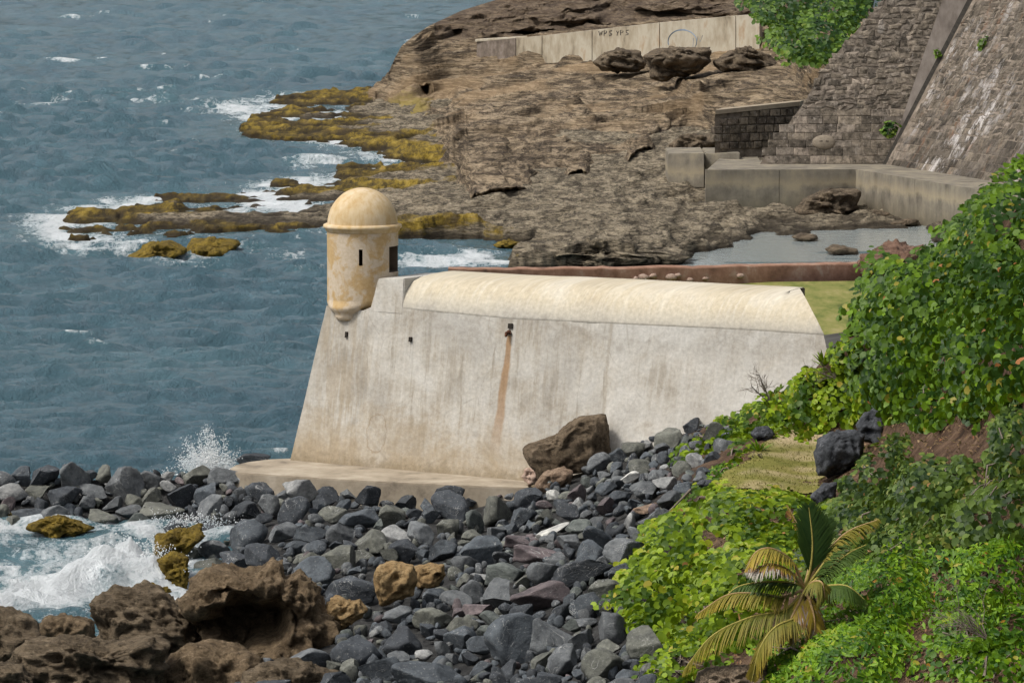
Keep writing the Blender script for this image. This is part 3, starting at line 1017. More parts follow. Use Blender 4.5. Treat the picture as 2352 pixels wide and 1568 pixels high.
sp_ = wall_map(onwall(1172, 770))
RUST_S, RUST_H = float(sp_[0]), float(sp_[1])
LIP_H = float(wall_map(onwall(1300, 738))[1])
CREASE_S = float(wall_map(onwall(1402, 800))[0])
M_FACE = mat_plaster('whitewashed_plaster', 'face')
M_COPE = mat_plaster('cream_plaster', 'coping')
M_DARK = mat_plain('loophole_shade', [(0.012, 0.010, 0.008), (0.03, 0.024, 0.018)], 6, bump=0)  # near-black colour stands for the shade inside the loopholes
M_RUST = mat_plain('rusty_iron', [(0.03, 0.015, 0.01), (0.12, 0.045, 0.02)], 20, bump=0.3)

bastion = thing('bastion_wall', 'tall whitewashed fort wall with rounded cream parapet and rust streak', 'wall', B1)
TOPW = [(750, 702), (835, 713), (850, 706), (923, 708), (1171, 732), (1408, 743), (1710, 757), (1894, 769)]
BOTW = [(668, 1058), (1200, 1105), (1500, 1131), (1990, 1172)]
na, nb = 150, 60
a = np.linspace(0, 1, na); b = np.linspace(0, 1, nb)
tu = 750 + (1894 - 750) * a; bu = 664 + (1990 - 664) * a
tv = interp(TOPW, tu); bv = 1058 + (bu - 668) * (1105 - 1058) / (1200 - 668) + 12
left_u = np.interp(b, [0, .08, 1.0], [752, 745, 664.5])
Ug = tu[None] + (bu - tu)[None] * b[:, None]
Vg = tv[None] + (bv - tv)[None] * b[:, None]
P = onwall(Ug, Vg)
s_w = (P - B1) @ A_
flare = sstep(CREASE_S - .1, CREASE_S + .35, s_w) * (0.05 + 0.55 * b[:, None] ** 2)
wob = 0.035 * fbm(P / 1.6, 3, 41) + 0.012 * fbm(P / 0.4, 2, 42)
cre = -0.07 * np.exp(-((Ug - (845 - 20 * b[:, None])) / 7) ** 2) * sstep(0.12, 0.2, b)[:, None] * sstep(0.8, 0.5, b)[:, None]
P = P + NRM * (flare + wob + cre)[..., None]
faceP = P
# the flank that runs away from the salient edge, and the back
FL = np.array([0.27, 0.96, 0]); FL /= np.linalg.norm(FL)
edge_ = P[:, 0]
flank = np.stack([edge_ + FL * k for k in (0, 1, 2.5, 4)], 1)
V1, F_1 = P.reshape(-1, 3), grid_faces(nb, na)[:, ::-1]
V2, F_2 = flank.reshape(-1, 3), grid_faces(nb, 4)
rend = P[:, -1]
endw = np.stack([rend, rend + np.array([0.9, 1.2, 0]), rend + np.array([2.2, 6.0, 0])], 1)
V3, F_3 = endw.reshape(-1, 3), grid_faces(nb, 3)[:, ::-1]
Vw, Fw = join_arrays([(V1, F_1), (V2, F_2), (V3, F_3)])
uvw = wall_map(Vw)
obj('wall_face', mesh_np('wall_face', Vw, Fw, True, uv=uvw), M_FACE, bastion)

# rounded parapet
prof = np.array([(0.03, -.04), (0.008, .0), (0.02, .06), (0.065, .22), (0.16, .42), (0.3, .6), (0.55, .80), (0.9, .90), (1.4, .955), (2.0, .98), (2.4, .98), (2.46, .94), (2.47, -1.2)])
npp = 90
a = np.linspace(0, 1, npp)
lu = 924 + (1894 - 924) * a
lip = onwall(lu, interp(TOPW, lu))
rows = []
for i, (t, hh) in enumerate(prof):
    hs_ = np.interp(a, [0, .3, .6, 1], [0.92, 1.06, 1.03, 1.0])
    wend = sstep(0.82, 1.0, a)
    sh = wend * (-41 * (.97 if t > 2.3 else min(max(hh, 0), .98)) * 0.0119 - 0.58 * t) / 0.81
    lip_out = -0.01 * (1 if i >= 1 else 0)
    r_ = lip + (-NRM)[None] * (t + lip_out) + A_[None] * sh[:, None]
    r_[:, 2] += hh * hs_
    rows.append(r_)
P = np.array(rows)
P += (NRM + np.array([0, 0, .4])) * (0.022 * fbm(P / 1.1, 3, 43))[..., None]
Vp, Fp = P.reshape(-1, 3), grid_faces(*P.shape[:2])
capl = P[:, 0]; capr = P[:, -1]
parts = [(Vp, Fp)]
for cp, fl in ((capl, False), (capr, True)):
    c = cp.mean(0)[None]
    n = len(cp)
    V_ = np.vstack([cp, c])
    F_ = np.array([[i, i + 1, n, n] for i in range(n - 1)])
    parts.append((V_, F_ if fl else F_[:, ::-1]))
Vq, Fq = join_arrays([parts[0]])
uvq = wall_map(Vq)
o = obj('parapet', mesh_np('parapet', Vq, Fq, True, uv=uvq), M_COPE, bastion)
for cp in (capl[:-2], capr[:-2]):
    cp = cp + (A_ * .06 if cp[0] @ A_ < capr[0] @ A_ - 1 else -A_ * .10) - NRM * .06 - np.array([0, 0, .06])
    me = mesh_np('parapet_end', cp, [list(range(len(cp)))], uv=wall_map(cp))
    obj('parapet_end', me, M_COPE, bastion)

# corner block that stands flush with the face beside the sentry box
def blk(u0, u1, vt, vb, th, name, mat, proud=-0.004):
    f = [onwall(u0, vb), onwall(u1, vb), onwall(u1, vb), onwall(u0, vb)]
    d = -NRM
    lo = [onwall(u0, vb) + NRM * proud, onwall(u1, vb + 6) + NRM * proud]
    hi = []
    for uu_, l in ((u0, lo[0]), (u1, lo[1])):
        pl = at_plane(np.array(uu_ + 3.0), np.array(vt), l, NRM)
        hi.append(onwall(uu_ + (3.0 if uu_ > 900 else 20.0), vt) + NRM * proud)
    c = [lo[0], lo[1], lo[1] + d * th, lo[0] + d * th, hi[0], hi[1], hi[1] + d * th, hi[0] + d * th]
    me = box_mesh(name, c)
    bm = bmesh.new(); bm.from_mesh(me)
    bmesh.ops.bevel(bm, geom=list(bm.edges), offset=0.025, segments=2, affect='EDGES')
    bm.to_mesh(me); bm.free()
    vv_ = np.array([v.co[:] for v in me.vertices])
    uvv = wall_map(vv_)
    l = me.uv_layers.new(name='map')
    for lp in me.loops:
        l.data[lp.index].uv = uvv[lp.vertex_index]
    return me, hi


me, blk_hi = blk(848, 925, 639.5, 716, 2.3, 'corner_block', M_FACE)
BLK_TOP = float(blk_hi[0][2])
obj('corner_block', me, M_FACE, bastion)
# inner fill so that the parapet and block stand on something
fill_ring = [onwall(760, 705) - NRM * 0.15, onwall(1890, 775) - NRM * 0.25, onwall(1890, 775) - NRM * 9 + A_ * 1.0, onwall(760, 705) + FL * 4]
obj('rampart_fill', prism('rampart_fill', fill_ring, 0.4, float(onwall(1890, 775)[2]) - 0.9), M_FACE, bastion)


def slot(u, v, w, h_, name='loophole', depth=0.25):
    """a shallow dark box on the face, coloured like the shade in a hole"""
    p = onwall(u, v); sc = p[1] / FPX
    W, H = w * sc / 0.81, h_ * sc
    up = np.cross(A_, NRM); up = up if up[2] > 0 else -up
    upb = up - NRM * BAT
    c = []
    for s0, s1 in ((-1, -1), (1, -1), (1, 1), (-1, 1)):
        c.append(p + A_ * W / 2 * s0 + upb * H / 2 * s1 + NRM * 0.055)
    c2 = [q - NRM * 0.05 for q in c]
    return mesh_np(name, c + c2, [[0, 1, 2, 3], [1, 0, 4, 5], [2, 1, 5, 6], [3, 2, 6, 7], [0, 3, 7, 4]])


obj('loophole', slot(797, 768, 5, 13), M_DARK, bastion)
obj('loophole', slot(944, 779, 6, 11), M_DARK, bastion)
obj('loophole', slot(1174, 748, 10, 11), M_DARK, bastion)
# the broken iron spout that bleeds rust
p = onwall(1171, 762)
Vs, Fs = tube_arrays([p - NRM * 0.1, p + NRM * 0.05, p + NRM * 0.16 - np.array([0, 0, .03]), p + NRM * 0.2 - np.array([0, 0, .12])], [.05, .06, .055, .03], 8)
Vs2, Fs2 = tube_arrays([p + A_ * -.09 + NRM * .06 + np.array([0, 0, -.02]), p + A_ * .09 + NRM * .06 + np.array([0, 0, -.04])], [.035, .03], 6)
obj('spout', mesh_np('spout', *join_arrays([(Vs, Fs), (Vs2, Fs2)]), True), M_RUST, bastion)

# ------------------------------------------------------------------ sentry box
S_ = onwall(745, 720)
yT = S_[1] + 0.25
cT = at_y(833, 600, yT)
cx, cy = float(cT[0]), float(cT[1])
scT = (yT - 1.0) / FPX * 1.006
RD = 82.5 * scT


def zat(v, y=None): return float(at_y(833, v, (yT - 0.95) if y is None else y)[2])


garita = thing('sentry_box', 'round domed ochre sentry box on the seaward corner of the white wall', 'sentry box', (cx, cy, zat(735)))
M_DOME = mat_garita('ochre_dome_plaster', 'dome')
M_DRUM = mat_garita('flaking_ochre_plaster', 'drum')


def lathe(prof, k=72, cap=False):
    th = np.arange(k) * 2 * math.pi / k
    V = []
    for r_, z_, ox, oy in prof:
        V.append(np.stack([cx + ox + r_ * np.sin(th), cy + oy - r_ * np.cos(th), np.full(k, z_)], -1))
    V = np.vstack(V)
    return V, grid_faces(len(prof), k, wrap=True)


zs = zat(521)
dome_h = 85 * scT
pd = [(RD * 0.985 * math.cos(t), zs + dome_h * math.sin(t), 0, 0) for t in np.linspace(0, math.pi / 2 - 0.01, 24)]
Vd, Fd = lathe(pd)
nz = fbm(Vd / 0.5, 3, 8)
Vd[:, 2] += 0.006 * nz
obj('dome', mesh_np('dome', Vd, Fd, True), M_DOME, garita)
z0 = zs
pc = [(RD * 0.97, z0 + .03, 0, 0), (RD * 1.03, z0 + .028, 0, 0), (RD * 1.09, z0 + .0, 0, 0), (RD * 1.105, z0 - .05, 0, 0), (RD * 1.09, z0 - .09, 0, 0), (RD * 1.045, z0 - .115, 0, 0), (RD * 1.03, z0 - .17, 0, 0), (RD * 1.005, z0 - .2, 0, 0), (RD * 0.97, z0 - .2, 0, 0)]
obj('cornice', mesh_np('cornice', *lathe(pc), True), M_DOME, garita)
# drum with a door and a slit cut through its wall
K = 120
zlev = np.array(sorted([zat(690), zat(700), zat(660), z0 - .15, zat(573), zat(610), zat(569), zat(628), zat(640), zat(550), zat(590)]))
th = (np.arange(K) - K // 2 + 0.5) * 2 * math.pi / K
zdoor = (zat(628), zat(569)); zslit = (zat(610), zat(573))


def hole(i, zm):
    d = math.degrees(th[i % K]) + 1.5
    if 48 < d < 99 and zdoor[0] - 1e-4 < zm < zdoor[1] + 1e-4: return True
    if -5 < d < 1.5 and zslit[0] - 1e-4 < zm < zslit[1] + 1e-4: return True
    return False


Vv, idx = [], {}


def vert(i, j, inn):
    k = (i % K, j, inn)
    if k not in idx:
        r_ = RD * (0.74 if inn else 0.995)
        idx[k] = len(Vv)
        Vv.append((cx + r_ * math.sin(th[i % K]), cy - r_ * math.cos(th[i % K]), zlev[j]))
    return idx[k]


Fo, Fi = [], []
nz_ = len(zlev)
H_ = {}
for j in range(nz_ - 1):
    for i in range(K):
        H_[i, j] = hole(i, (zlev[j] + zlev[j + 1]) / 2)
for j in range(nz_ - 1):
    for i in range(K):
        if H_[i, j]: continue
        Fo.append([vert(i, j, 0), vert(i + 1, j, 0), vert(i + 1, j + 1, 0), vert(i, j + 1, 0)])
        Fo.append([vert(i + 1, j, 1), vert(i, j, 1), vert(i, j + 1, 1), vert(i + 1, j + 1, 1)])
        if H_[(i + 1) % K, j]: Fo.append([vert(i + 1, j, 0), vert(i + 1, j, 1), vert(i + 1, j + 1, 1), vert(i + 1, j + 1, 0)])
        if H_[(i - 1) % K, j]: Fo.append([vert(i, j, 1), vert(i, j, 0), vert(i, j + 1, 0), vert(i, j + 1, 1)])
        if j + 1 < nz_ - 1 and H_[i, j + 1]: Fo.append([vert(i, j + 1, 0), vert(i + 1, j + 1, 0), vert(i + 1, j + 1, 1), vert(i, j + 1, 1)])
        if j > 0 and H_[i, j - 1]: Fo.append([vert(i, j, 1), vert(i + 1, j, 1), vert(i + 1, j, 0), vert(i, j, 0)])
# floor and ceiling of the little room
def disc(z_, r_):
    base = len(Vv)
    for i in range(K):
        Vv.append((cx + r_ * math.sin(th[i]), cy - r_ * math.cos(th[i]), z_))
    return list(range(base, base + K))


Fo.append(disc(zlev[0] + .02, RD * .99)); Fo.append(disc(zat(629) - .005, RD * .74)); Fo.append(disc(zlev[-1] - .02, RD * .98))
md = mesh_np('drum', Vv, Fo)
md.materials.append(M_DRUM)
md.materials.append(mat_plain('shaded_inner_wall', [(0.05, 0.036, 0.024), (0.11, 0.08, 0.055)], 3, bump=0.2))  # dark colour paints the room's shade onto inner walls, jambs and floor
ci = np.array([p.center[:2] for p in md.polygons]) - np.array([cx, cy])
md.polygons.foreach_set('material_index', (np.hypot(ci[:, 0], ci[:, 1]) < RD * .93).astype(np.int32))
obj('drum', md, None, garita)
# corbel: tapers towards the salient edge
dirc = np.array([-.4, -.5])
cor = []
for v, l, r_ in ((692, 750, 915), (699, 750.5, 908), (706, 753, 880), (712, 757, 858), (718, 764, 842), (724, 770, 830), (727, 769, 831), (733, 771, 829), (737, 774, 826), (739, 782, 818), (740, 796, 804)):
    rad = (r_ - l) / 2 * scT
    k = np.clip((833 - (l + r_) / 2) / 33.0, 0, 1.05)
    cor.append((rad, zat(v), dirc[0] * k, dirc[1] * k))
obj('corbel', mesh_np('corbel', *lathe(cor), True), M_DRUM, garita)

# ------------------------------------------------------------------ concrete apron at the foot of the wall
M_APRON = mat_plain('sandy_concrete', [(0.15, 0.125, 0.095), (0.28, 0.235, 0.175), (0.35, 0.30, 0.23), (0.42, 0.365, 0.29)], 1.1, 0.9, 0.7)
ap = thing('concrete_apron', 'curved tan concrete footing at the base of the white wall', 'footing', at_z(560, 1075, 0.4))
up_ = [(668, 1052), (620, 1054), (570, 1060), (540, 1067), (526, 1076), (535, 1083), (575, 1087), (640, 1091), (740, 1098), (860, 1105), (980, 1111), (1100, 1116), (1215, 1120), (1215, 1085)]
ring = [at_z(u, v, 1.17)[:2] for u, v in up_]
obj('upper_step', prism('upper_step', ring, 0.2, 1.17, 0.03), M_APRON, ap)
lo_ = [(668, 1070), (560, 1075), (530, 1090), (545, 1100), (640, 1107), (740, 1115), (860, 1122), (980, 1128), (1075, 1132), (1100, 1132), (1215, 1132), (1260, 1118), (1215, 1100)]
ring = [at_z(u, v, .82)[:2] for u, v in lo_]
obj('lower_step', prism('lower_step', ring, -0.1, .82, 0.03), M_APRON, ap)

# ------------------------------------------------------------------ yard behind the wall and its red brick parapet
M_BRICKRED = mat_plain('weathered_red_brick', [(0.12, 0.072, 0.05), (0.23, 0.125, 0.082), (0.30, 0.175, 0.12), (0.38, 0.28, 0.21)], 1.6, 0.9, 0.8)
zy = 4.36
ring = [onwall(930, 690) - NRM * 2.6, onwall(1892, 760) - NRM * 0.4, at_z(2050, 840, zy), at_z(2150, 640, zy), at_z(1978, 645, zy), at_z(1500, 650, zy)]
Uy, Vy = np.meshgrid(np.linspace(1000, 2130, 60), np.linspace(628, 800, 60))
yd = prism('yard', [r[:2] for r in ring], -0.5, zy)
o = obj('yard_lawn', yd, mat_plain('yard_grass', [(0.07, 0.088, 0.016), (0.135, 0.15, 0.032), (0.20, 0.19, 0.055), (0.25, 0.22, 0.09)], 1.6, .95, .5, stretch=(1, .25, 1)), kind='structure', label='green yellow grass yard behind the white wall')
rw = [(1030, 617.5, 163.0), (1200, 616, 165.0), (1500, 614, 168), (1800, 608, 171), (1978, 604, 173)]
redw = thing('red_brick_parapet', 'low weathered red brick parapet wall behind the white wall', 'wall', at_y(1500, 640, 168))
nseg = 60
uu_ = np.linspace(1030, 1978, nseg)
yy = interp([(a_, c_) for a_, b_, c_ in rw], uu_); vv_ = interp([(a_, b_) for a_, b_, c_ in rw], uu_)
tp = at_y(uu_, vv_, yy)
tp[:, 2] += 0.04 * fbm(np.stack([uu_ / 30, 0 * uu_, 0 * uu_], -1), 3, 31)
rows = []
for dy, dz in ((-0.50, -2.2), (-0.40, -0.5), (-0.34, -0.03), (-0.32, 0.0), (0.3, 0.02), (0.33, -0.03), (1.2, -6.5)):
    r_ = tp.copy(); r_[:, 1] += dy; r_[:, 2] += dz
    r_[:, 1] += 0.04 * fbm(r_ / 0.5, 3, 17)
    rows.append(r_)
PR = np.array(rows)
obj('wall_body', mesh_np('wall_body', PR.reshape(-1, 3), grid_faces(*PR.shape[:2]), False), M_BRICKRED, redw)
M_PALEST = mat_plain('pale_lime_patch', [(0.24, 0.15, 0.11), (0.42, 0.33, 0.27)], 8, 0.9, 0.5)
for u, v, r_ in ((1478, 637, .2), (1500, 634, .16), (1540, 637, .22), (1556, 633, .15), (1585, 643, .14), (1620, 640, .12), (1700, 634, .15), (1460, 640, .12)):
    V0, F0 = ico(2)
    c_ = at_y(u, v, interp([(a_, d_) for a_, b_, d_ in rw], u) - 0.45)
    Vk = V0 * np.array([r_ * .9, .10, r_ * .55]) * (1 + .3 * fbm(V0 * 2 + u, 2, 3))[:, None] + c_
    obj('exposed_stone', mesh_np('exposed_stone', Vk, F0, True), M_PALEST, redw)

# ================================================================== FAR MASONRY
def stone_mesh(name, c2, P0, e1, e2, n, proud, depth=0.25, bev=0.05, rnd=None):
    """a rough block: four corners in plane coordinates, a chamfered face standing proud of the joints"""
    c2 = np.asarray(c2, float)
    cen = c2.mean(0)
    inn = c2 + (cen - c2) * np.minimum(0.45, bev / (np.linalg.norm(cen - c2, axis=1)[:, None] + 1e-6) * 1.4)
    def w(p, d): return P0 + e1 * p[0] + e2 * p[1] + n * d
    V = [w(p, -depth) for p in c2] + [w(p, proud * 0.25) for p in c2] + [w(p, proud + (rnd.uniform(-.35, .35) * proud if rnd else 0)) for p in inn]
    V.append(w(cen, proud * 1.15))
    F = [[0, 1, 5, 4], [1, 2, 6, 5], [2, 3, 7, 6], [3, 0, 4, 7], [4, 5, 9, 8], [5, 6, 10, 9], [6, 7, 11, 10], [7, 4, 8, 11], [8, 9, 12], [9, 10, 12], [10, 11, 12], [11, 8, 12]]
    return V, F


def lay_stones(root, P0, e1, e2, n, srange, hrange, keep, rowh, roww, cols, mat, rnd, limit=300, gap=0.018, proud=0.03, name='stone_block', coursed_to=1e9):
    """courses of separate stones; keep(s, h) says whether a stone's centre lies on the wall"""
    stones = []
    h = hrange[0]
    while h < hrange[1]:
        coursed = h < coursed_to
        rh = rowh * (rnd.uniform(.92, 1.08) if coursed else rnd.uniform(.5, .85))
        s = srange[0] + rnd.uniform(-.5, 0) * roww
        while s < srange[1]:
            w = roww * (rnd.uniform(.75, 1.3) if coursed else rnd.uniform(.28, .75))
            cs, ch = s + w / 2, h + rh / 2
            if keep(cs, ch):
                j = 0.018 if coursed else 0.11
                g = gap / 2 if coursed else gap * .8
                c = [(s + g + rnd.uniform(-j, j), h + g + rnd.uniform(-j, j)), (s + w - g + rnd.uniform(-j, j), h + g + rnd.uniform(-j, j)),
                     (s + w - g + rnd.uniform(-j, j), h + rh - g + rnd.uniform(-j, j)), (s + g + rnd.uniform(-j, j), h + rh - g + rnd.uniform(-j, j))]
                p = P0 + e1 * cs + e2 * ch
                u, v = project(p)
                if -40 < u < 2375 and -25 < v < 1600:
                    stones.append((w * rh, c, coursed))
            s += w
        h += rh
    stones.sort(key=lambda q: -q[0])
    rest = []
    loc = Vector(root.location)
    for i, (ar, c, coursed) in enumerate(stones):
        Vs, Fs = stone_mesh(name, c, P0, e1, e2, n, proud * rnd.uniform(.5, 1.5) * (0.8 if coursed else 1.25), bev=0.035 if coursed else 0.09, rnd=rnd)
        col = rnd.choice(cols)
        k = rnd.uniform(.62, 1.3)
        if i < limit:
            o = obj(name, mesh_np(name, Vs, Fs), mat, root)
            o.color = (col[0] * k, col[1] * k, col[2] * k, 1)
        else:
            rest.append((Vs, Fs))
    if rest:
        VV, FF, off = [], [], 0
        for Vs, Fs in rest:
            VV += list(Vs); FF += [[q + off for q in f] for f in Fs]; off += len(Vs)
        o = obj('small_stones', mesh_np('small_stones', VV, FF), mat, root, kind='stuff')
        o.color = cols[0] + (1,)
    return len(stones)


RS = random.Random(5)
STONE_COLS = [(0.150, 0.126, 0.098), (0.185, 0.155, 0.12), (0.125, 0.106, 0.084), (0.215, 0.18, 0.145), (0.155, 0.132, 0.107)]
M_STONE = mat_tinted('rubble_stone')
M_MORTAR = mat_plain('old_mortar', [(0.075, 0.062, 0.05), (0.17, 0.14, 0.11), (0.30, 0.255, 0.21)], 2.4, 0.95, 0.8)


def mat_lime():
    N = Nodes('lime_streaked_stone', 0.9, 0.15)
    tint = N.n('ObjectInfo').outputs['Color']
    co = N.coord('World')
    st = N.coord('World', scale=(0.8, 0.8, 0.13), rot=(0, R(24), 0))
    c = N.mix(1.0, tint, N.ramp(N.noise(co, 2.2, 7, 0.75), [(0.34, 0.3), (0.66, 1.7)]), 'MULTIPLY')
    big = N.noise(co, 0.22, 3, 0.6)
    w = N.math('MULTIPLY', N.ramp(N.noise(st, 1.5, 8, 0.75, 0.4), [(0.51, 0.0), (0.60, 1.0)]), N.ramp(big, [(0.44, 0.05), (0.62, 0.85)]))
    c = N.mix(w, c, (0.58, 0.55, 0.53))
    r = N.math('MULTIPLY', N.ramp(N.noise(st, 1.1, 6, 0.7), [(0.58, 0.0), (0.68, 0.7)]), 0.8)
    c = N.mix(r, c, (0.24, 0.125, 0.07))
    N.base(c)
    N.normal(N.bump(N.noise(co, 5, 8, 0.78), 0.8, 0.12))
    return N.m


M_LIME = mat_lime()
LP0 = at_z(1745, 376, 2.2)
LN = np.array([0, -1, 0.25]); LN /= np.linalg.norm(LN)
g0 = at_plane(np.array(2030.), np.array(381.), LP0, LN)
g1 = at_plane(np.array(2231.), np.array(0.), LP0, LN)
g2 = g0 + (g1 - g0) * 1.5
rb = at_z(2420, 437, 2.2)
RN = np.cross(rb - g0, g1 - g0); RN /= np.linalg.norm(RN)
if RN[1] > 0: RN = -RN


def slab(name, poly_px, p0, n, th, mat, parent, off=0.0):
    f = [at_plane(np.array(float(u)), np.array(float(v)), p0, n) + n * off for u, v in poly_px]
    k = len(f)
    V = f + [q - n * th for q in f]
    F = [list(range(k))[::-1], list(range(k, 2 * k))] + [[i, (i + 1) % k, (i + 1) % k + k, i + k] for i in range(k)]
    me = mesh_np(name, V, F)
    bm = bmesh.new(); bm.from_mesh(me); bmesh.ops.recalc_face_normals(bm, faces=bm.faces); bm.to_mesh(me); bm.free()
    return obj(name, me, mat, parent)


lw = thing('rubble_stone_wall', 'battered grey brown rubble stone rampart left of the diagonal groove', 'wall', LP0)
LPOLY = [(1745, 378), (2030, 382), (2231, 0), (2252, -40), (2064, -40), (1990, 45), (1885, 166), (1850, 232), (1800, 300), (1765, 345)]
slab('wall_core', LPOLY, LP0, LN, 1.2, M_MORTAR, lw)
e1 = np.array([1., 0, 0]); e2 = np.cross(LN, e1); e2 = e2 if e2[2] > 0 else -e2


def keepL(s, h):
    u, v = project(LP0 + e1 * s + e2 * h)
    x = u + (v - 381) * (201 / 381.0)
    return bool(in_poly(np.array(u), np.array(v), LPOLY)) and x < 2030 - 26 * sstep(420, 60, v)


nL = lay_stones(lw, LP0, e1, e2, LN, (-.6, 12), (0, 9.6), keepL, .40, .95, STONE_COLS, M_STONE, RS, coursed_to=2.55)
M_STRIP = mat_plain('grey_render_strip', [(0.12, 0.10, 0.085), (0.21, 0.18, 0.155), (0.29, 0.255, 0.225)], 1.6, 0.9, 0.5, stretch=(1, 1, .4))
slab('rendered_strip', [(2052, 330), (2033, 372), (2226, 3), (2250, -40), (2188, -40), (2165, 0), (2120, 130), (2078, 255)], LP0, LN, .3, M_STRIP, lw, .09)
# the oval plaque among the courses
V0, F0 = ico(3)
pc_ = at_plane(np.array(1892.), np.array(327.), LP0, LN)
Vk = pc_ + np.outer(V0[:, 0], e1) * .6 + np.outer(V0[:, 1], LN) * .16 + np.outer(V0[:, 2], e2) * .38
pl = obj('plaque', mesh_np('plaque', Vk, F0, True), mat_plain('plaque_stone', [(0.17, .14, .105), (.27, .23, .175)], 6), lw, label='oval carved stone plaque')
for du in (-7, 7):
    q_ = at_plane(np.array(1892. + du), np.array(325.), LP0, LN) + LN * .15
    Vk = q_ + np.outer(V0[:, 0], e1) * .09 + np.outer(V0[:, 1], LN) * .04 + np.outer(V0[:, 2], e2) * .035
    obj('carved_mark', mesh_np('carved_mark', Vk, F0, True), M_MORTAR, pl)

rw_ = thing('lime_streaked_wall', 'tall dark stone rampart with white lime streaks at the right edge', 'wall', g0)
RPOLY = [(2030, 383), (2231, 0), (2252, -40), (2500, -40), (2500, 452)]
slab('wall_core', RPOLY, g0, RN, 1.2, M_MORTAR, rw_)
f1 = (rb - g0) / np.linalg.norm(rb - g0); f2 = np.cross(RN, f1); f2 = f2 if f2[2] > 0 else -f2


def keepR(s, h):
    u, v = project(g0 + f1 * s + f2 * h)
    x = u + (v - 381) * (201 / 381.0)
    return bool(in_poly(np.array(u), np.array(v), RPOLY)) and x > 2041 and not (u > 2130 and v > 560 - (u - 2130) * 0.55 + 40)


nR = lay_stones(rw_, g0, f1, f2, RN, (0, 24), (0, 11), keepR, .44, 1.1, [tuple(x * .72 for x in c_) for c_ in STONE_COLS], M_LIME, RS, coursed_to=2.0, proud=0.022)
slab('groove_strip', [(2024, 384), (2038, 384), (2130, 210), (2238, 0), (2258, -40), (2246, -40), (2222, 0), (2118, 200)], LP0, LN, .2, mat_plain('dark_groove', [(0.03, .028, .024), (0.075, .066, .055)], 5), rw_, .16)  # dark strip laid along the diagonal groove

M_CONC = mat_plain('stained_concrete', [(0.10, 0.085, 0.062), (0.19, 0.165, 0.125), (0.28, 0.245, 0.185), (0.34, 0.29, 0.21)], 0.75, 0.9, 0.4, stretch=(1, 1, 1.2))


def mat_ledge():
    N = Nodes('tide_stained_concrete', 0.9, 0.2)
    co = N.coord('World'); st = N.coord('World', scale=(.75, .75, .3))
    z = N.n('SeparateXYZ'); N.put(z.inputs[0], N.n('NewGeometry').outputs['Position'])
    a = N.noise(co, 0.8, 7, .7); s = N.noise(st, 1.7, 6, .65)
    c = N.ramp(N.math('ADD', N.math('MULTIPLY', s, .55), N.math('MULTIPLY', a, .45)), [(0.36, (0.10, 0.088, 0.070)), (0.5, (0.19, 0.17, 0.135)), (0.62, (0.27, 0.235, 0.17))])
    zz = N.math('ADD', z.outputs[2], N.math('MULTIPLY', N.math('SUBTRACT', a, .5), 1.0))
    c = N.mix(N.ramp(N.math('MULTIPLY', zz, .4), [(0.12, .8), (.34, .25), (.5, 0.0)]), c, (0.115, 0.098, 0.066))
    c = N.mix(N.ramp(N.math('MULTIPLY', zz, .4), [(.48, 0.0), (.6, .5), (.78, .0)]), c, (0.37, 0.31, 0.20))
    N.base(c)
    N.normal(N.bump(N.noise(co, 4, 6, .7), .4, .05))
    return N.m


M_LEDGE = mat_ledge()
ld = thing('concrete_ledge', 'stained concrete ledge along the foot of the stone ramparts', 'ledge', at_z(1800, 460, 0.3))
front = [(1620, 390), (1790, 389.5), (1965, 389), (2100, 411), (2250, 436), (2420, 464)]
back = [(2420, 425), (2030, 374), (1745, 368), (1735, 350), (1668, 350)]
fr = [at_z(u, v, 2.2) for u, v in front]; bk = [at_z(u, v, 2.2) for u, v in back]
inset = [q + np.array([0.06, .12, 0]) for q in fr]
obj('ledge_body', prism('ledge_body', [q[:2] for q in inset + bk], -0.4, 2.18), M_LEDGE, ld)
for i in range(len(fr) - 1):
    p, q = fr[i], fr[i + 1]
    d = (q - p); d[2] = 0; L = np.linalg.norm(d); d /= L
    nn = np.array([d[1], -d[0], 0]); nn = nn if nn[1] < 0 else -nn
    a0, a1 = p + d * .012, q - d * .012
    c = [a0 * [1, 1, 0] + [0, 0, -.4], a1 * [1, 1, 0] + [0, 0, -.4], a1 * [1, 1, 0] - nn * .3 + [0, 0, -.4], a0 * [1, 1, 0] - nn * .3 + [0, 0, -.4],
         a0 * [1, 1, 0] + [0, 0, 2.2], a1 * [1, 1, 0] + [0, 0, 2.2], a1 * [1, 1, 0] - nn * .3 + [0, 0, 2.2], a0 * [1, 1, 0] - nn * .3 + [0, 0, 2.2]]
    obj('concrete_panel', box_mesh('concrete_panel', c), M_LEDGE, ld)

cb_ = thing('concrete_block', 'low dark concrete block on the rocks left of the ledge', 'block', at_y(1612, 390, 269))
for k, (u0, u1) in enumerate(((1535, 1618), (1620, 1700))):
    c = [at_y(u0, 432, 268.5), at_y(u1, 432, 267.5), at_y(u1, 432, 267.5) + [0, 5, 0], at_y(u0, 432, 268.5) + [0, 5, 0]]
    t_ = [at_y(u0, 353, 268.5), at_y(u1, 352, 267.5), at_y(u1, 352, 267.5) + [0, 5, 0], at_y(u0, 353, 268.5) + [0, 5, 0]]
    me = box_mesh('block_half', c + t_)
    bm = bmesh.new(); bm.from_mesh(me); bmesh.ops.bevel(bm, geom=list(bm.edges), offset=.04, segments=2, affect='EDGES'); bm.to_mesh(me); bm.free()
    obj('block_half', me, M_LEDGE, cb_)

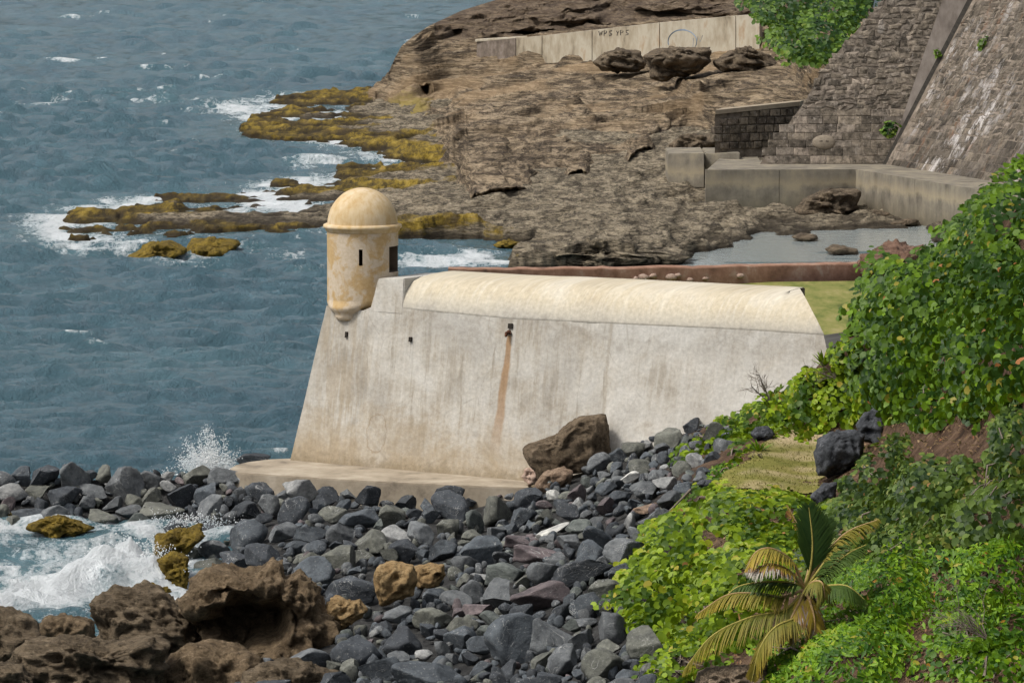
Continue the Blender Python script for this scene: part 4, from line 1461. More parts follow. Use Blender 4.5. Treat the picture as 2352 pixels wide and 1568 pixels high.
pr = thing('stone_pier', 'short wall of squared stone courses beside the rubble rampart', 'wall', at_y(1730, 338, 269))
pa, pb = at_y(1643, 340, 268.5), at_y(1835, 340, 271)
d = pb - pa; d[2] = 0; Lp = np.linalg.norm(d); d /= Lp
nn = np.array([d[1], -d[0], 0]); nn = nn if nn[1] < 0 else -nn
hl = float(at_y(1643, 262, 268.5)[2] - pa[2]); hr = float(at_y(1835, 242, 271)[2] - pa[2])
q0, q1 = pa - nn * .05, pa + d * Lp - nn * .05
DP = np.array([.45, 1.8, 0])
c = [q0, q1, q1 + DP, q0 + DP]
c = [x * [1, 1, 0] + [0, 0, pa[2] - .6] for x in c] + [q0 * [1, 1, 0] + [0, 0, pa[2] + hl], q1 * [1, 1, 0] + [0, 0, pa[2] + hr], (q1 + DP) * [1, 1, 0] + [0, 0, pa[2] + hr], (q0 + DP) * [1, 1, 0] + [0, 0, pa[2] + hl]]
obj('pier_core', box_mesh('pier_core', c), M_MORTAR, pr)
lay_stones(pr, pa, d, np.array([0, 0, 1.]), nn, (0, Lp - .1), (-.1, 2.6), lambda s, h: 0.1 < s < Lp - .1 and h < hl + (hr - hl) * s / Lp - .12, .40, .52, [(.14, .115, .085), (.11, .09, .07), (.17, .14, .105)], M_STONE, RS, gap=.05, proud=.06)
cc = [x + [0, 0, 0] for x in c[4:]]
cop = [cc[0] + nn * .12 - d * .05, cc[1] + nn * .12, cc[2], cc[3] - d * .05]
obj('coping', box_mesh('coping', [x + [0, 0, -.02] for x in cop] + [x + [0, 0, .2] for x in cop]), mat_plain('pale_coping', [(.22, .18, .13), (.36, .30, .22)], 3), pr)

# the retaining wall under the cliff, with its graffiti
M_GWALL = mat_plain('pale_concrete', [(0.17, 0.14, 0.10), (0.33, 0.285, 0.21), (0.43, 0.39, 0.31), (0.31, 0.215, 0.125)], 0.8, 0.9, 0.35, stretch=(1.6, .25, .45))
M_GDARK = mat_plain('dark_stone_panel', [(0.09, .072, .056), (.16, .13, .105), (.25, .21, .18)], 1.5, .9, .6)
gw = thing('retaining_wall', 'long pale concrete retaining wall with graffiti under the dark cliff', 'wall', at_y(1400, 140, 357))
jo = [1095, 1185, 1245, 1360, 1515, 1690, 1745]
for k in range(len(jo) - 1):
    u0, u1 = jo[k] + (.8 if k else 0), jo[k + 1] - .8
    y0, y1 = interp(GW_Y, u0) - .6, interp(GW_Y, u1) - .6
    b0, b1 = at_y(u0, interp(GW_BOT, u0) + 10, y0), at_y(u1, interp(GW_BOT, u1) + 10, y1)
    t0_, t1_ = at_y(u0, interp(GW_TOP, u0), y0), at_y(u1, interp(GW_TOP, u1), y1)
    bk_ = np.array([.25, 1.1, 0])
    me = box_mesh('wall_panel', [b0, b1, b1 + bk_, b0 + bk_, t0_, t1_, t1_ + bk_, t0_ + bk_])
    obj('wall_panel', me, M_GDARK if k == 0 else M_GWALL, gw, **({'label': 'dark weathered end panel'} if k == 0 else {}))
    if k == 0:
        cpn = [t0_ + [-.1, -.12, 0], t1_ + [.8, -.12, 0], t1_ + [.8, 1.2, 0], t0_ + [-.1, 1.2, 0]]
        obj('wall_cap', box_mesh('wall_cap', [np.array(x) for x in cpn] + [np.array(x) + [0, 0, .13] for x in cpn]), M_GWALL, gw)


def stroke(pts, wd, mat):
    """a painted line lying on the front of the wall"""
    V, F = [], []
    pts = np.array(pts, float)
    tg = np.gradient(pts, axis=0)
    for (u, v), t in zip(pts, tg):
        y = interp(GW_Y, u) - .64
        nx, ny = -t[1], t[0]
        L = math.hypot(nx, ny) + 1e-9
        for sgn in (-1, 1):
            V.append(at_y(u + sgn * wd * nx / L, v + sgn * wd * ny / L, y))
    n_ = len(pts)
    F = [[2 * i, 2 * i + 1, 2 * i + 3, 2 * i + 2] for i in range(n_ - 1)]
    k = len(V)
    V = V + [q + np.array([0, .02, 0]) for q in V]
    F = F + [[i + k for i in f][::-1] for f in F]
    return obj('graffiti', mesh_np('graffiti', V, F), mat, gw)


M_PAINTB = mat_plain('black_paint', [(.05, .045, .04), (.09, .08, .07)], 5, bump=0)
M_PAINTU = mat_plain('blue_paint', [(.13, .19, .27), (.22, .28, .34)], 3, bump=0)
for ltr, x0 in (('W', 1376), ('P', 1388), ('S', 1399), ('Y', 1416), ('P', 1426), ('S', 1437)):
    sh = {'W': [(0, 0), (2, 9), (4, 2), (6, 9), (8, 0)], 'P': [(0, 10), (0, 0), (5, 0), (6, 3), (4, 5), (0, 5)], 'S': [(7, 0), (2, 1), (2, 4), (7, 6), (6, 10), (0, 10)],
          'Y': [(0, 0), (3, 5), (7, 0), (3, 5), (2, 11)]}[ltr]
    stroke([(x0 + a, 72 + b * 1.1 - (x0 - 1376) * .03) for a, b in sh], 1.7, M_PAINTB)
stroke([(1568 + 33 * math.cos(t), 96 + 27 * math.sin(t)) for t in np.linspace(R(165), R(395), 26)], 1.7, M_PAINTU)
stroke([(1592, 112), (1593, 88), (1600, 104), (1603, 84), (1609, 96), (1614, 82)], 1.1, M_PAINTU)

# ================================================================== ROCKS
def star_radius(outline, c):
    o = np.asarray(outline, float) - np.asarray(c, float)
    ang = np.linspace(-math.pi, math.pi, 361)
    rad = np.zeros(361)
    n = len(o)
    for k, t in enumerate(ang):
        dx, dy = math.cos(t), math.sin(t)
        best = 0
        for i in range(n):
            ax, ay = o[i]; bx, by = o[(i + 1) % n]
            ex, ey = bx - ax, by - ay
            den = dx * ey - dy * ex
            if abs(den) < 1e-9: continue
            tt = (ax * ey - ay * ex) / den
            ss = (ax * dy - ay * dx) / den
            if tt > 0 and -1e-6 <= ss <= 1 + 1e-6: best = max(best, tt)
        rad[k] = best
    return ang, rad


def outline_rock(name, outline, y, thick, mat, sub=5, lean=0.0, nz=0.12, sc=1.0, strata=0.0, box=0.75, dents=(), seed=0, **kw):
    """a solid rock: its silhouette follows the outline (picture measurements at distance y) and it is `thick` metres through"""
    V0, F0 = ico(sub)
    o = np.asarray(outline, float)
    c = (o.min(0) + o.max(0)) / 2
    ang, rad = star_radius(o, c)
    X, Yd, Z = V0[:, 0], V0[:, 1], V0[:, 2]
    phi = np.arctan2(-Z, X)
    rho = np.hypot(X, Z)
    r_ = np.interp(phi, ang, rad)
    rr = np.sign(rho) * rho ** box
    u = c[0] + r_ * rr * np.cos(phi); v = c[1] + r_ * rr * np.sin(phi)
    dep = np.sign(Yd) * np.abs(Yd) ** 0.8 * thick / 2
    P = at_y(u, v, y)
    scl = y / FPX
    P[:, 1] += dep + lean * (c[1] - v) * scl
    # keep the silhouette when a vertex moves in depth
    k = P[:, 1] / y
    P[:, 0] *= 1 + (k - 1) * rho
    nv = V0 * np.array([1, 1, 1])
    nrm = np.stack([rho * np.cos(phi), Yd, -rho * np.sin(phi)], -1)
    disp = 0.65 * fbm(P / (0.9 * sc) + seed * 7.7, 5, 101 + seed) + 0.5 * (ridged(P / (1.7 * sc) + seed * 3.1, 3, 151 + seed) - 0.4)
    if strata:
        q = P[:, 2] + 0.18 * P[:, 0]
        disp = disp + strata * (ridged(np.stack([P[:, 0] * .25, P[:, 1] * .25, q * 2.6 / sc], -1) + seed, 3, 171) - 0.35)
    disp = disp * 2.1 + 0.95 * fbm(P / (0.28 * sc) + seed, 4, 131) * (1 + 0.6 * ridged(P / (0.5 * sc), 2, 133))
    P += nrm * (disp * nz * (0.45 + 0.65 * (1 - rho ** 3)))[:, None] * np.array([1, 1.6, 1])
    if strata:
        q2 = P[:, 2] + .22 * P[:, 0] + .10 * fbm(P / .6 + seed, 3, 191)
        P[:, 1] += (.9 * terrace(q2, .24 * sc, .3, .7) + .8 * terrace(q2, .10 * sc, .3, .7)) * strata * 1.6 * (1 - rho ** 4)
    for (du, dv, ru, rv, dd) in dents:
        wb = .55 * fbm(np.stack([u / 45, v / 45, 0 * u + seed], -1), 3, 7)
        kk = np.exp(-np.maximum(0, ((u - du) / ru) ** 2 + ((v - dv) / rv) ** 2 + wb * 1.2) ** 2.4) * (Yd < 0.2)
        P[:, 1] += dd * kk
    base = at_y(c[0], o[:, 1].max(), y)
    me = mesh_np(name, P, F0, True)
    centre_mesh(me, base)
    ob = obj(name, me, mat, loc=[float(t) for t in base], **kw)
    return ob


M_BROWN = mat_rock('eroded_brown_rock', [(0.05, 0.038, 0.026), (0.125, 0.096, 0.064), (0.22, 0.17, 0.113), (0.36, 0.285, 0.19)], 1.7, (0.35, 0.35, 2.6), 1.0, None, 0.12)
M_ORANGE = mat_rock('eroded_ochre_rock', [(0.06, 0.042, 0.026), (0.155, 0.112, 0.068), (0.27, 0.198, 0.122), (0.40, 0.305, 0.20)], 1.9, (1, 1, 1.2), 1.0, None, 0.12)
M_TAN = mat_rock('tan_limestone', [(0.17, 0.105, 0.045), (0.30, 0.20, 0.095), (0.39, 0.275, 0.14), (0.46, 0.345, 0.20)], 2.2, (1, 1, 1), 0.9)
M_SLAB = mat_rock('brown_slab_rock', [(0.045, 0.032, 0.021), (0.115, 0.085, 0.055), (0.19, 0.145, 0.098), (0.26, 0.20, 0.14)], 1.6, (1, 1, 1.2), 0.9)
M_REDEARTH = mat_rock('reddish_earth', [(0.06, 0.036, 0.026), (0.13, 0.075, 0.052), (0.20, 0.125, 0.09), (0.27, 0.19, 0.14)], 1.2)
M_FARROCK = mat_rock('far_brown_rock', [(0.045, 0.035, 0.026), (0.12, 0.093, 0.066), (0.20, 0.155, 0.105), (0.30, 0.24, 0.16)], 1.0, (0.3, 0.3, 2.4), 1.0, None, 0.15)
M_BLACKR = mat_rock('dark_basalt', [(0.022, 0.024, 0.027), (0.05, 0.054, 0.06), (0.09, 0.095, 0.105), (0.16, 0.165, 0.175)], 1.6, (1, 1, 1), 0.7)
M_WEED = mat_rock('seaweed_rock', [(0.03, 0.022, 0.010), (0.125, 0.088, 0.018), (0.235, 0.165, 0.028), (0.32, 0.23, 0.06)], 1.6, (1, 0.4, 1), 1.0)

# the great eroded rocks in the foreground
outline_rock('eroded_rock', [(420, 1400), (430, 1345), (470, 1318), (520, 1310), (560, 1320), (600, 1316), (625, 1292), (645, 1298), (655, 1330), (690, 1312), (730, 1345), (742, 1400), (775, 1425), (785, 1480), (792, 1530), (770, 1590), (700, 1640), (520, 1640), (400, 1600), (385, 1540), (440, 1500), (465, 1480), (440, 1430)],
             119.5, 2.8, M_ORANGE, 6, 0.2, 0.34, 0.8, 0.2, 0.72, [(560, 1428, 105, 58, 2.2), (525, 1440, 60, 42, .9), (505, 1352, 25, 14, .5)], 1, label='large ochre eroded rock with a dark cave through its middle', cat='rock')
outline_rock('eroded_rock', [(207, 1395), (222, 1368), (260, 1345), (320, 1345), (370, 1352), (400, 1375), (425, 1400), (455, 1440), (478, 1480), (500, 1530), (520, 1600), (400, 1650), (260, 1600), (238, 1500), (225, 1440)],
             120.8, 2.2, M_BROWN, 6, 0.1, 0.30, 0.9, 0.45, 0.75, [], 2, label='dark brown layered rock rising beside the white surf, left of the cave', cat='rock')
outline_rock('eroded_rock', [(25, 1530), (40, 1490), (90, 1470), (180, 1462), (260, 1468), (340, 1462), (385, 1480), (392, 1530), (380, 1590), (330, 1660), (60, 1660), (20, 1600)],
             113.2, 2.4, M_BROWN, 6, 0.25, 0.28, 0.8, 0.6, 0.8, [], 3, label='broad brown rock with ridged layers at the bottom edge', cat='rock')
outline_rock('eroded_rock', [(-60, 1420), (-10, 1395), (25, 1400), (60, 1420), (85, 1445), (80, 1490), (60, 1560), (30, 1640), (-60, 1640)],
             116.0, 2.0, M_BROWN, 5, 0.15, 0.24, 0.8, 0.4, 0.75, [], 4, label='brown eroded rock cut off by the left edge below the surf', cat='rock')
outline_rock('eroded_rock', [(78, 1460), (95, 1425), (130, 1410), (165, 1418), (205, 1425), (218, 1455), (215, 1500), (150, 1540), (90, 1520)],
             119.6, 1.3, M_ORANGE, 5, 0.1, 0.16, 0.6, 0.2, 0.75, [], 5, label='small tan eroded rock between two darker ones at the surf', cat='rock')
outline_rock('eroded_rock', [(365, 1545), (410, 1500), (470, 1482), (540, 1490), (600, 1520), (640, 1600), (600, 1680), (400, 1680), (360, 1600)],
             114.0, 1.6, M_ORANGE, 5, 0.2, 0.24, 0.7, 0.1, 0.8, [], 6, label='pitted ochre rock below the cave mouth at the bottom edge', cat='rock')
outline_rock('eroded_rock', [(540, 1600), (560, 1545), (620, 1525), (700, 1530), (770, 1545), (800, 1600), (760, 1660), (580, 1660)],
             112.6, 1.6, M_BROWN, 5, 0.2, 0.26, 0.7, 0.2, 0.8, [], 46, label='dark brown rock at the bottom edge below the cave rock, next to grey boulders', cat='rock')
outline_rock('eroded_rock', [(-40, 1560), (0, 1535), (50, 1530), (80, 1560), (70, 1640), (-40, 1640)],
             111.8, 1.4, M_BROWN, 5, 0.2, 0.22, 0.7, 0.3, 0.8, [], 47, label='dark brown rock in the bottom left corner', cat='rock')
# tan and brown odd ones in the grey bank
outline_rock('tan_boulder', [(858, 1330), (868, 1300), (905, 1290), (950, 1296), (958, 1330), (950, 1365), (910, 1380), (875, 1390), (862, 1360)], float(ground_y(905, 1392)) - .7, 1.0, M_TAN, 5, 0, 0.10, 0.6, 0, .72, [], 7,
             label='bright tan boulder among the dark grey rocks', cat='boulder', group='tan boulders')
outline_rock('tan_boulder', [(945, 1305), (975, 1292), (1020, 1296), (1028, 1320), (1010, 1345), (960, 1350), (945, 1335)], float(ground_y(985, 1355)) - .4, .8, M_TAN, 5, 0, 0.09, 0.5, 0, .75, [(1005, 1316, 6, 5, .25)], 8,
             label='smaller brown tan boulder touching the bright tan one', cat='boulder', group='tan boulders')
outline_rock('tan_boulder', [(752, 1385), (775, 1368), (800, 1378), (825, 1378), (842, 1400), (820, 1420), (790, 1440), (765, 1430), (750, 1410)], float(ground_y(795, 1440)) - .5, .9, M_TAN, 5, 0, 0.13, 0.45, 0, .8, [], 9,
             label='jagged tan boulder at the right foot of the cave rock', cat='boulder', group='tan boulders')
# the leaning slab against the wall and the small stones beneath it
slab_y = float(onwall(1310, 1060)[1]) - 1.5
outline_rock('leaning_slab', [(1198, 1035), (1203, 1024), (1270, 1003), (1330, 960), (1385, 951), (1393, 952), (1402, 1045), (1400, 1075), (1310, 1085), (1255, 1100), (1240, 1102), (1228, 1075), (1205, 1050)], slab_y, 1.5, M_SLAB, 5, .15, .10, .5, 0, .62, [], 10,
             label='large brown slab leaning against the white wall', cat='boulder')
outline_rock('limestone_lump', [(1195, 1095), (1205, 1075), (1225, 1073), (1240, 1095), (1243, 1110), (1215, 1112)], float(at_z(1218, 1108, 1.2)[1]) - .3, .5, M_PALEST, 4, 0, .07, .3, 0, .8, [], 11, label='small pale lump of stone under the leaning slab tip', cat='stone')
outline_rock('limestone_lump', [(1228, 1115), (1250, 1085), (1290, 1073), (1320, 1080), (1315, 1110), (1270, 1130), (1235, 1130)], slab_y - 1.4, .8, mat_rock('pinkish_limestone', [(.15, .10, .07), (.25, .175, .12), (.34, .25, .18), (.42, .33, .25)], 3, (1, 1, 1), .8), 4, 0, .10, .35, 0, .8, [], 12, label='pinkish brown stone below the leaning slab', cat='stone')
# far rocks
def hy(u, v, d=0.0): return 1000.0 / float(head_y(np.array(float(u)), np.array(float(v)))) - d
outline_rock('flat_boulder', [(1362, 145), (1385, 122), (1425, 111), (1470, 120), (1482, 150), (1470, 168), (1420, 170), (1380, 158)], hy(1425, 168, 2.2), 3.5, M_FARROCK, 5, .3, .24, 1.3, 1.0, .62, [], 13, label='grey brown boulder leaning below the graffiti wall, left of a larger one', cat='boulder')
outline_rock('flat_boulder', [(1478, 135), (1490, 118), (1560, 110), (1628, 112), (1636, 130), (1625, 150), (1570, 180), (1520, 186), (1490, 165)], hy(1560, 182, 2.5), 4.5, M_FARROCK, 5, .3, .24, 1.3, 1.2, .6, [], 14, label='big layered slab of rock propped below the blue graffiti circle', cat='boulder')
outline_rock('flat_boulder', [(1640, 140), (1680, 118), (1720, 108), (1760, 125), (1790, 150), (1740, 160), (1660, 160)], hy(1710, 158, 2), 4, M_FARROCK, 5, .3, .3, 1.2, .9, .65, [], 15, label='dark rubble rock between the graffiti wall and the green bush', cat='boulder')
outline_rock('flat_boulder', [(1826, 478), (1845, 458), (1890, 440), (1950, 435), (1975, 440), (1970, 480), (1940, 494), (1870, 498), (1830, 492)], float(at_z(1900, 497, 0.05)[1]), 3.0, M_FARROCK, 5, .1, .28, 1.2, .5, .75, [], 16, label='flat brown boulder standing in the pool before the concrete ledge', cat='boulder')
outline_rock('flat_boulder', [(1540, 330), (1570, 312), (1620, 305), (1660, 315), (1665, 345), (1600, 352), (1550, 350)], hy(1600, 300, 13), 3.0, M_FARROCK, 5, .2, .35, 1.2, .5, .8, [], 17, label='mossy brown rock lying behind the low concrete block', cat='boulder')
outline_rock('pool_rock', [(1990, 498), (2010, 482), (2045, 486), (2052, 498), (2020, 504)], float(at_z(2020, 502, 0.05)[1]), 1.4, M_FARROCK, 4, 0, .12, .6, 0, .8, [], 18, label='small dark rock in the pool right of the flat boulder', cat='rock', group='small rocks in the tide pool')
outline_rock('pool_rock', [(2040, 512), (2080, 502), (2110, 506), (2105, 516), (2060, 519)], float(at_z(2075, 517, 0.05)[1]), 1.4, M_FARROCK, 4, 0, .12, .6, 0, .8, [], 19, label='low dark rock at the right end of the tide pool', cat='rock', group='small rocks in the tide pool')
outline_rock('pool_rock', [(1815, 545), (1840, 535), (1875, 540), (1880, 550), (1840, 553)], float(at_z(1845, 552, 0.02)[1]), 1.6, M_FARROCK, 4, 0, .1, .5, 0, .8, [], 20, label='low mossy rock awash in the middle of the large pool', cat='rock', group='small rocks in the tide pool')
outline_rock('pool_rock', [(1890, 575), (1915, 562), (1950, 570), (1975, 574), (1970, 584), (1920, 584)], float(at_z(1930, 583, 0.02)[1]), 1.8, M_FARROCK, 4, 0, .1, .5, 0, .8, [], 21, label='pair of joined dark rocks nearest the red brick parapet', cat='rock', group='small rocks in the tide pool')
outline_rock('shore_rock', [(1165, 590), (1200, 570), (1240, 555), (1290, 575), (1340, 560), (1355, 545), (1400, 555), (1480, 570), (1560, 575), (1590, 585), (1560, 600), (1400, 608), (1250, 612), (1180, 606)], float(at_z(1350, 608, 0.05)[1]) + 2, 7, M_SHELF, 6, .3, .5, 1.0, .3, .8, [], 22, label='long jagged grey brown rock outcrop just behind the white wall', cat='rock')
outline_rock('red_mound', [(1976, 608), (1988, 590), (2020, 578), (2060, 570), (2110, 576), (2140, 620), (2060, 650), (1985, 640)], 172.0, 4.0, M_REDEARTH, 5, .1, .35, .8, 0, .7, [], 23, label='reddish earth mound at the right end of the red brick parapet', cat='mound')
# weed covered islets and clumps
for ol, d_, lb in (([(290, 590), (320, 575), (345, 560), (390, 558), (425, 570), (430, 578), (400, 588), (340, 598), (300, 600)], 3, 'low weed covered islet in the surf, the left one of two'),
                   ([(425, 575), (440, 556), (490, 551), (540, 554), (552, 562), (530, 585), (480, 590), (430, 584)], 3, 'low weed covered islet in the surf, the right one of two'),
                   ([(340, 622), (350, 618), (362, 622), (360, 627), (345, 627)], 1, 'tiny dark rock awash below the two weed covered islets')):
    v_ = max(q[1] for q in ol)
    outline_rock('reef_islet', ol, float(at_z(400, v_, 0)[1]) + d_ * .6, d_ * 1.6, M_WEED, 5, 1.0, .22, .8, 0, .8, [], 24 + int(d_), label=lb, cat='reef', group='weed covered islets')
for ol, lb in (([(65, 1205), (90, 1192), (130, 1188), (180, 1200), (215, 1213), (180, 1226), (110, 1226), (70, 1215)], 'mound of yellow brown seaweed at the foot of the left spit'),
               ([(0, 1195), (20, 1186), (55, 1194), (50, 1202), (10, 1202)], 'small tuft of yellow seaweed at the left edge of the spit'),
               ([(348, 1262), (360, 1232), (400, 1218), (460, 1214), (472, 1232), (440, 1250), (425, 1275), (400, 1290), (362, 1282)], 'yellow seaweed covering rocks right of the breaking wave, upper clump'),
               ([(365, 1290), (395, 1275), (430, 1285), (440, 1320), (420, 1345), (385, 1350), (368, 1325)], 'yellow seaweed covering rocks right of the breaking wave, lower clump'),
               ([(215, 1268), (240, 1258), (265, 1262), (262, 1272), (230, 1278)], 'dark weedy rock breaking the white water of the cove'),
               ([(185, 1244), (230, 1238), (275, 1240), (265, 1247), (200, 1250)], 'thin weedy rock awash at the back of the cove'),
               ([(335, 1358), (355, 1345), (385, 1350), (395, 1366), (365, 1380), (340, 1375)], 'seaweed clump behind the dark layered rock'),
               ([(1130, 562), (1160, 553), (1215, 560), (1205, 566), (1140, 568)], 'flat weedy rock awash between the outcrop and the sentry box')):
    v_ = max(q[1] for q in ol); um = sum(q[0] for q in ol) / len(ol)
    outline_rock('weedy_rock', ol, float(at_z(um, v_, 0.0)[1]) + .3, 1.3, M_WEED, 5, .8, .16, .4, 0, .8, [], 30 + len(ol), label=lb, cat='rock', group='weed covered rocks')

# boulders on the lawn
def gy(u, v, d): return float(ground_y(u, v)) - d
outline_rock('dark_boulder', [(1868, 1040), (1880, 1005), (1920, 990), (1965, 985), (1985, 1000), (1980, 1050), (1950, 1080), (1905, 1098), (1875, 1090)], gy(1920, 1095, .4), 1.2, M_BLACKR, 5, .2, .14, .8, 0, .7, [], 40, label='big blue grey boulder at the right side of the lawn', cat='boulder')
outline_rock('dark_boulder', [(1968, 975), (1985, 950), (2030, 938), (2052, 955), (2045, 990), (2010, 1015), (1975, 1005)], gy(2005, 1012, .5), 1.0, M_BLACKR, 5, .2, .12, .7, 0, .7, [], 41, label='black boulder tucked under the big sea grape thicket', cat='boulder')
outline_rock('dark_boulder', [(1720, 995), (1735, 982), (1765, 980), (1780, 995), (1765, 1010), (1735, 1012)], gy(1750, 1010, .35), .6, M_BLACKR, 4, 0, .07, .4, 0, .7, [], 42, label='small shiny black boulder above the spiky plant', cat='boulder')
outline_rock('dark_boulder', [(1597, 1110), (1612, 1100), (1640, 1103), (1640, 1116), (1615, 1122)], gy(1618, 1120, .25), .45, M_BLACKR, 4, 0, .05, .3, 0, .7, [], 43, label='small grey stone at the front left corner of the lawn', cat='boulder')
outline_rock('dark_boulder', [(1860, 1140), (1890, 1110), (1925, 1105), (1920, 1140), (1880, 1160)], gy(1890, 1155, .3), .6, M_BLACKR, 4, 0, .08, .5, 0, .75, [], 44, label='grey boulder half covered by leaves at the front of the lawn', cat='boulder')
outline_rock('conglomerate_rock', [(1592, 1590), (1600, 1545), (1640, 1532), (1700, 1528), (1760, 1520), (1770, 1600), (1680, 1640)], gy(1680, 1590, .5), 1.1, mat_rock('pebbly_conglomerate', [(.10, .085, .07), (.22, .17, .12), (.34, .26, .18), (.40, .32, .24)], 4.5, (1, 1, 1), .9), 5, 0, .09, .2, 0, .7, [], 45, label='pebbly tan rock under the palm fronds at the bottom edge', cat='boulder')

# ================================================================== THE GREY BOULDER BANK
M_BOULDER = mat_boulder('grey_boulder', 'object')
M_RUBBLE = mat_boulder('grey_rubble', 'attr')


def rock_shape(seed, sub=4, cuts=9, squash=(1, .85, .7)):
    rg = np.random.default_rng(seed)
    V0, F0 = ico(sub)
    V = V0.copy()
    for _ in range(cuts):
        n = rg.normal(size=3); n /= np.linalg.norm(n)
        d = rg.uniform(.40, .74)
        k = V @ n - d
        V = V - np.where(k > 0, k * 1.0, 0)[:, None] * n
    V *= np.array(squash) * rg.uniform(.85, 1.15, 3)
    V *= (1 + 0.10 * fbm(V * 2.2 + seed, 3, seed) + 0.055 * fbm(V * 7 + seed, 3, seed + 1))[:, None]
    V /= np.abs(V).max()
    return V, F0


SHAPES = [rock_shape(300 + i, 4, 7 + i % 5, ((1, .85, .75), (1, .8, .65), (1, .95, .9), (1, .75, .7))[i % 4]) for i in range(14)]
ROCK_MESH = []
for i, (Vr, Fr) in enumerate(SHAPES):
    me = mesh_np('boulder', Vr, Fr, False)
    me.materials.append(M_BOULDER)
    ROCK_MESH.append(me)
LOWS = [rock_shape(500 + i, 2, 7, (1, .8, .65)) for i in range(8)]
TONES = {'dark grey': (0.038, 0.044, 0.052), 'blue grey': (0.062, 0.073, 0.085), 'mid grey': (0.098, 0.106, 0.113), 'olive grey': (0.112, 0.116, 0.100),
         'purplish grey': (0.108, 0.088, 0.092), 'pale grey': (0.24, 0.245, 0.245), 'greenish grey': (0.086, 0.098, 0.092)}
BANK = [(-60, 1092), (120, 1080), (320, 1085), (520, 1092), (540, 1102), (640, 1108), (740, 1126), (860, 1124), (1000, 1128), (1120, 1138), (1215, 1134), (1245, 1116), (1330, 1082), (1400, 1052), (1500, 1003), (1600, 974), (1690, 985), (1640, 1060),
        (1590, 1120), (1560, 1160), (1490, 1200), (1430, 1300), (1390, 1370), (1440, 1420), (1500, 1470), (1490, 1600), (540, 1625), (560, 1550), (790, 1500), (780, 1440), (740, 1380), (700, 1330), (620, 1300), (500, 1300), (430, 1275), (470, 1225), (380, 1212), (300, 1215), (-60, 1208)]


MARKS = [('the whitish boulder on the footing', 690, 1112), ('the rounded dark boulder by the footing', 1025, 1122), ('the left tip of the footing', 530, 1085), ('the largest smooth spit boulder', 365, 1178),
         ('the left end of the spit', 0, 1130), ('the sea spray', 490, 1075), ('the yellow seaweed by the wave', 410, 1260), ('the cave rock', 620, 1430), ('the bright tan boulder', 905, 1340), ('the jagged tan boulder', 795, 1405),
         ('the leaning slab', 1300, 1040), ('the long white stone', 1265, 1222), ('the large dark purple boulder', 1228, 1270), ('the boulder with two white veins', 1240, 1368), ('the slim white stone', 1440, 1098), ('the lawn', 1640, 1110),
         ('the pinkish tan boulder', 1490, 1165), ('the leafy patch', 1430, 1340), ('the wide blue grey bottom boulder', 1000, 1545), ('the tall white veined boulder', 1260, 1460), ('the longest palm frond', 1560, 1540), ('the foot of the white wall', 1480, 1020)]
ORD = ['nearest', 'second nearest', 'third nearest', 'fourth nearest', 'fifth nearest', 'sixth nearest', 'seventh nearest', 'eighth nearest', 'ninth nearest', 'tenth nearest']


def name_boulders(spec, idx):
    """each boulder is told apart by size, tone and its bearing from the closest landmark"""
    rows = {}
    for i in idx:
        u, v, w, hg, tone, lab = spec[i]
        if lab: continue
        n, mu, mv = min(MARKS, key=lambda m: math.hypot(u - m[1], (v - m[2]) * 1.5))
        du, dv = u - mu, (v - mv) * 1.5
        a = math.degrees(math.atan2(dv, du)) % 360
        pos = ('right of', 'below right of', 'below', 'below left of', 'left of', 'above left of', 'above', 'above right of')[int(((a + 22.5) % 360) // 45)]
        size = 'large' if w > 80 else ('medium' if w > 52 else 'small')
        rows.setdefault((size, tone, pos, n), []).append((math.hypot(du, dv), i))
    out = {}
    for (size, tone, pos, n), l in rows.items():
        l.sort()
        for k, (d, i) in enumerate(l):
            pre = '' if len(l) == 1 else (('nearer ', 'farther ')[k] if len(l) == 2 else ORD[min(k, 9)] + ' ')
            out[i] = f'{pre}{size} {tone} boulder {pos} {n}'
    return out


placed = []
KEEPOUT = [(905, 1340, 62, 52), (985, 1322, 50, 34), (795, 1405, 56, 42), (1275, 1092, 55, 26)]
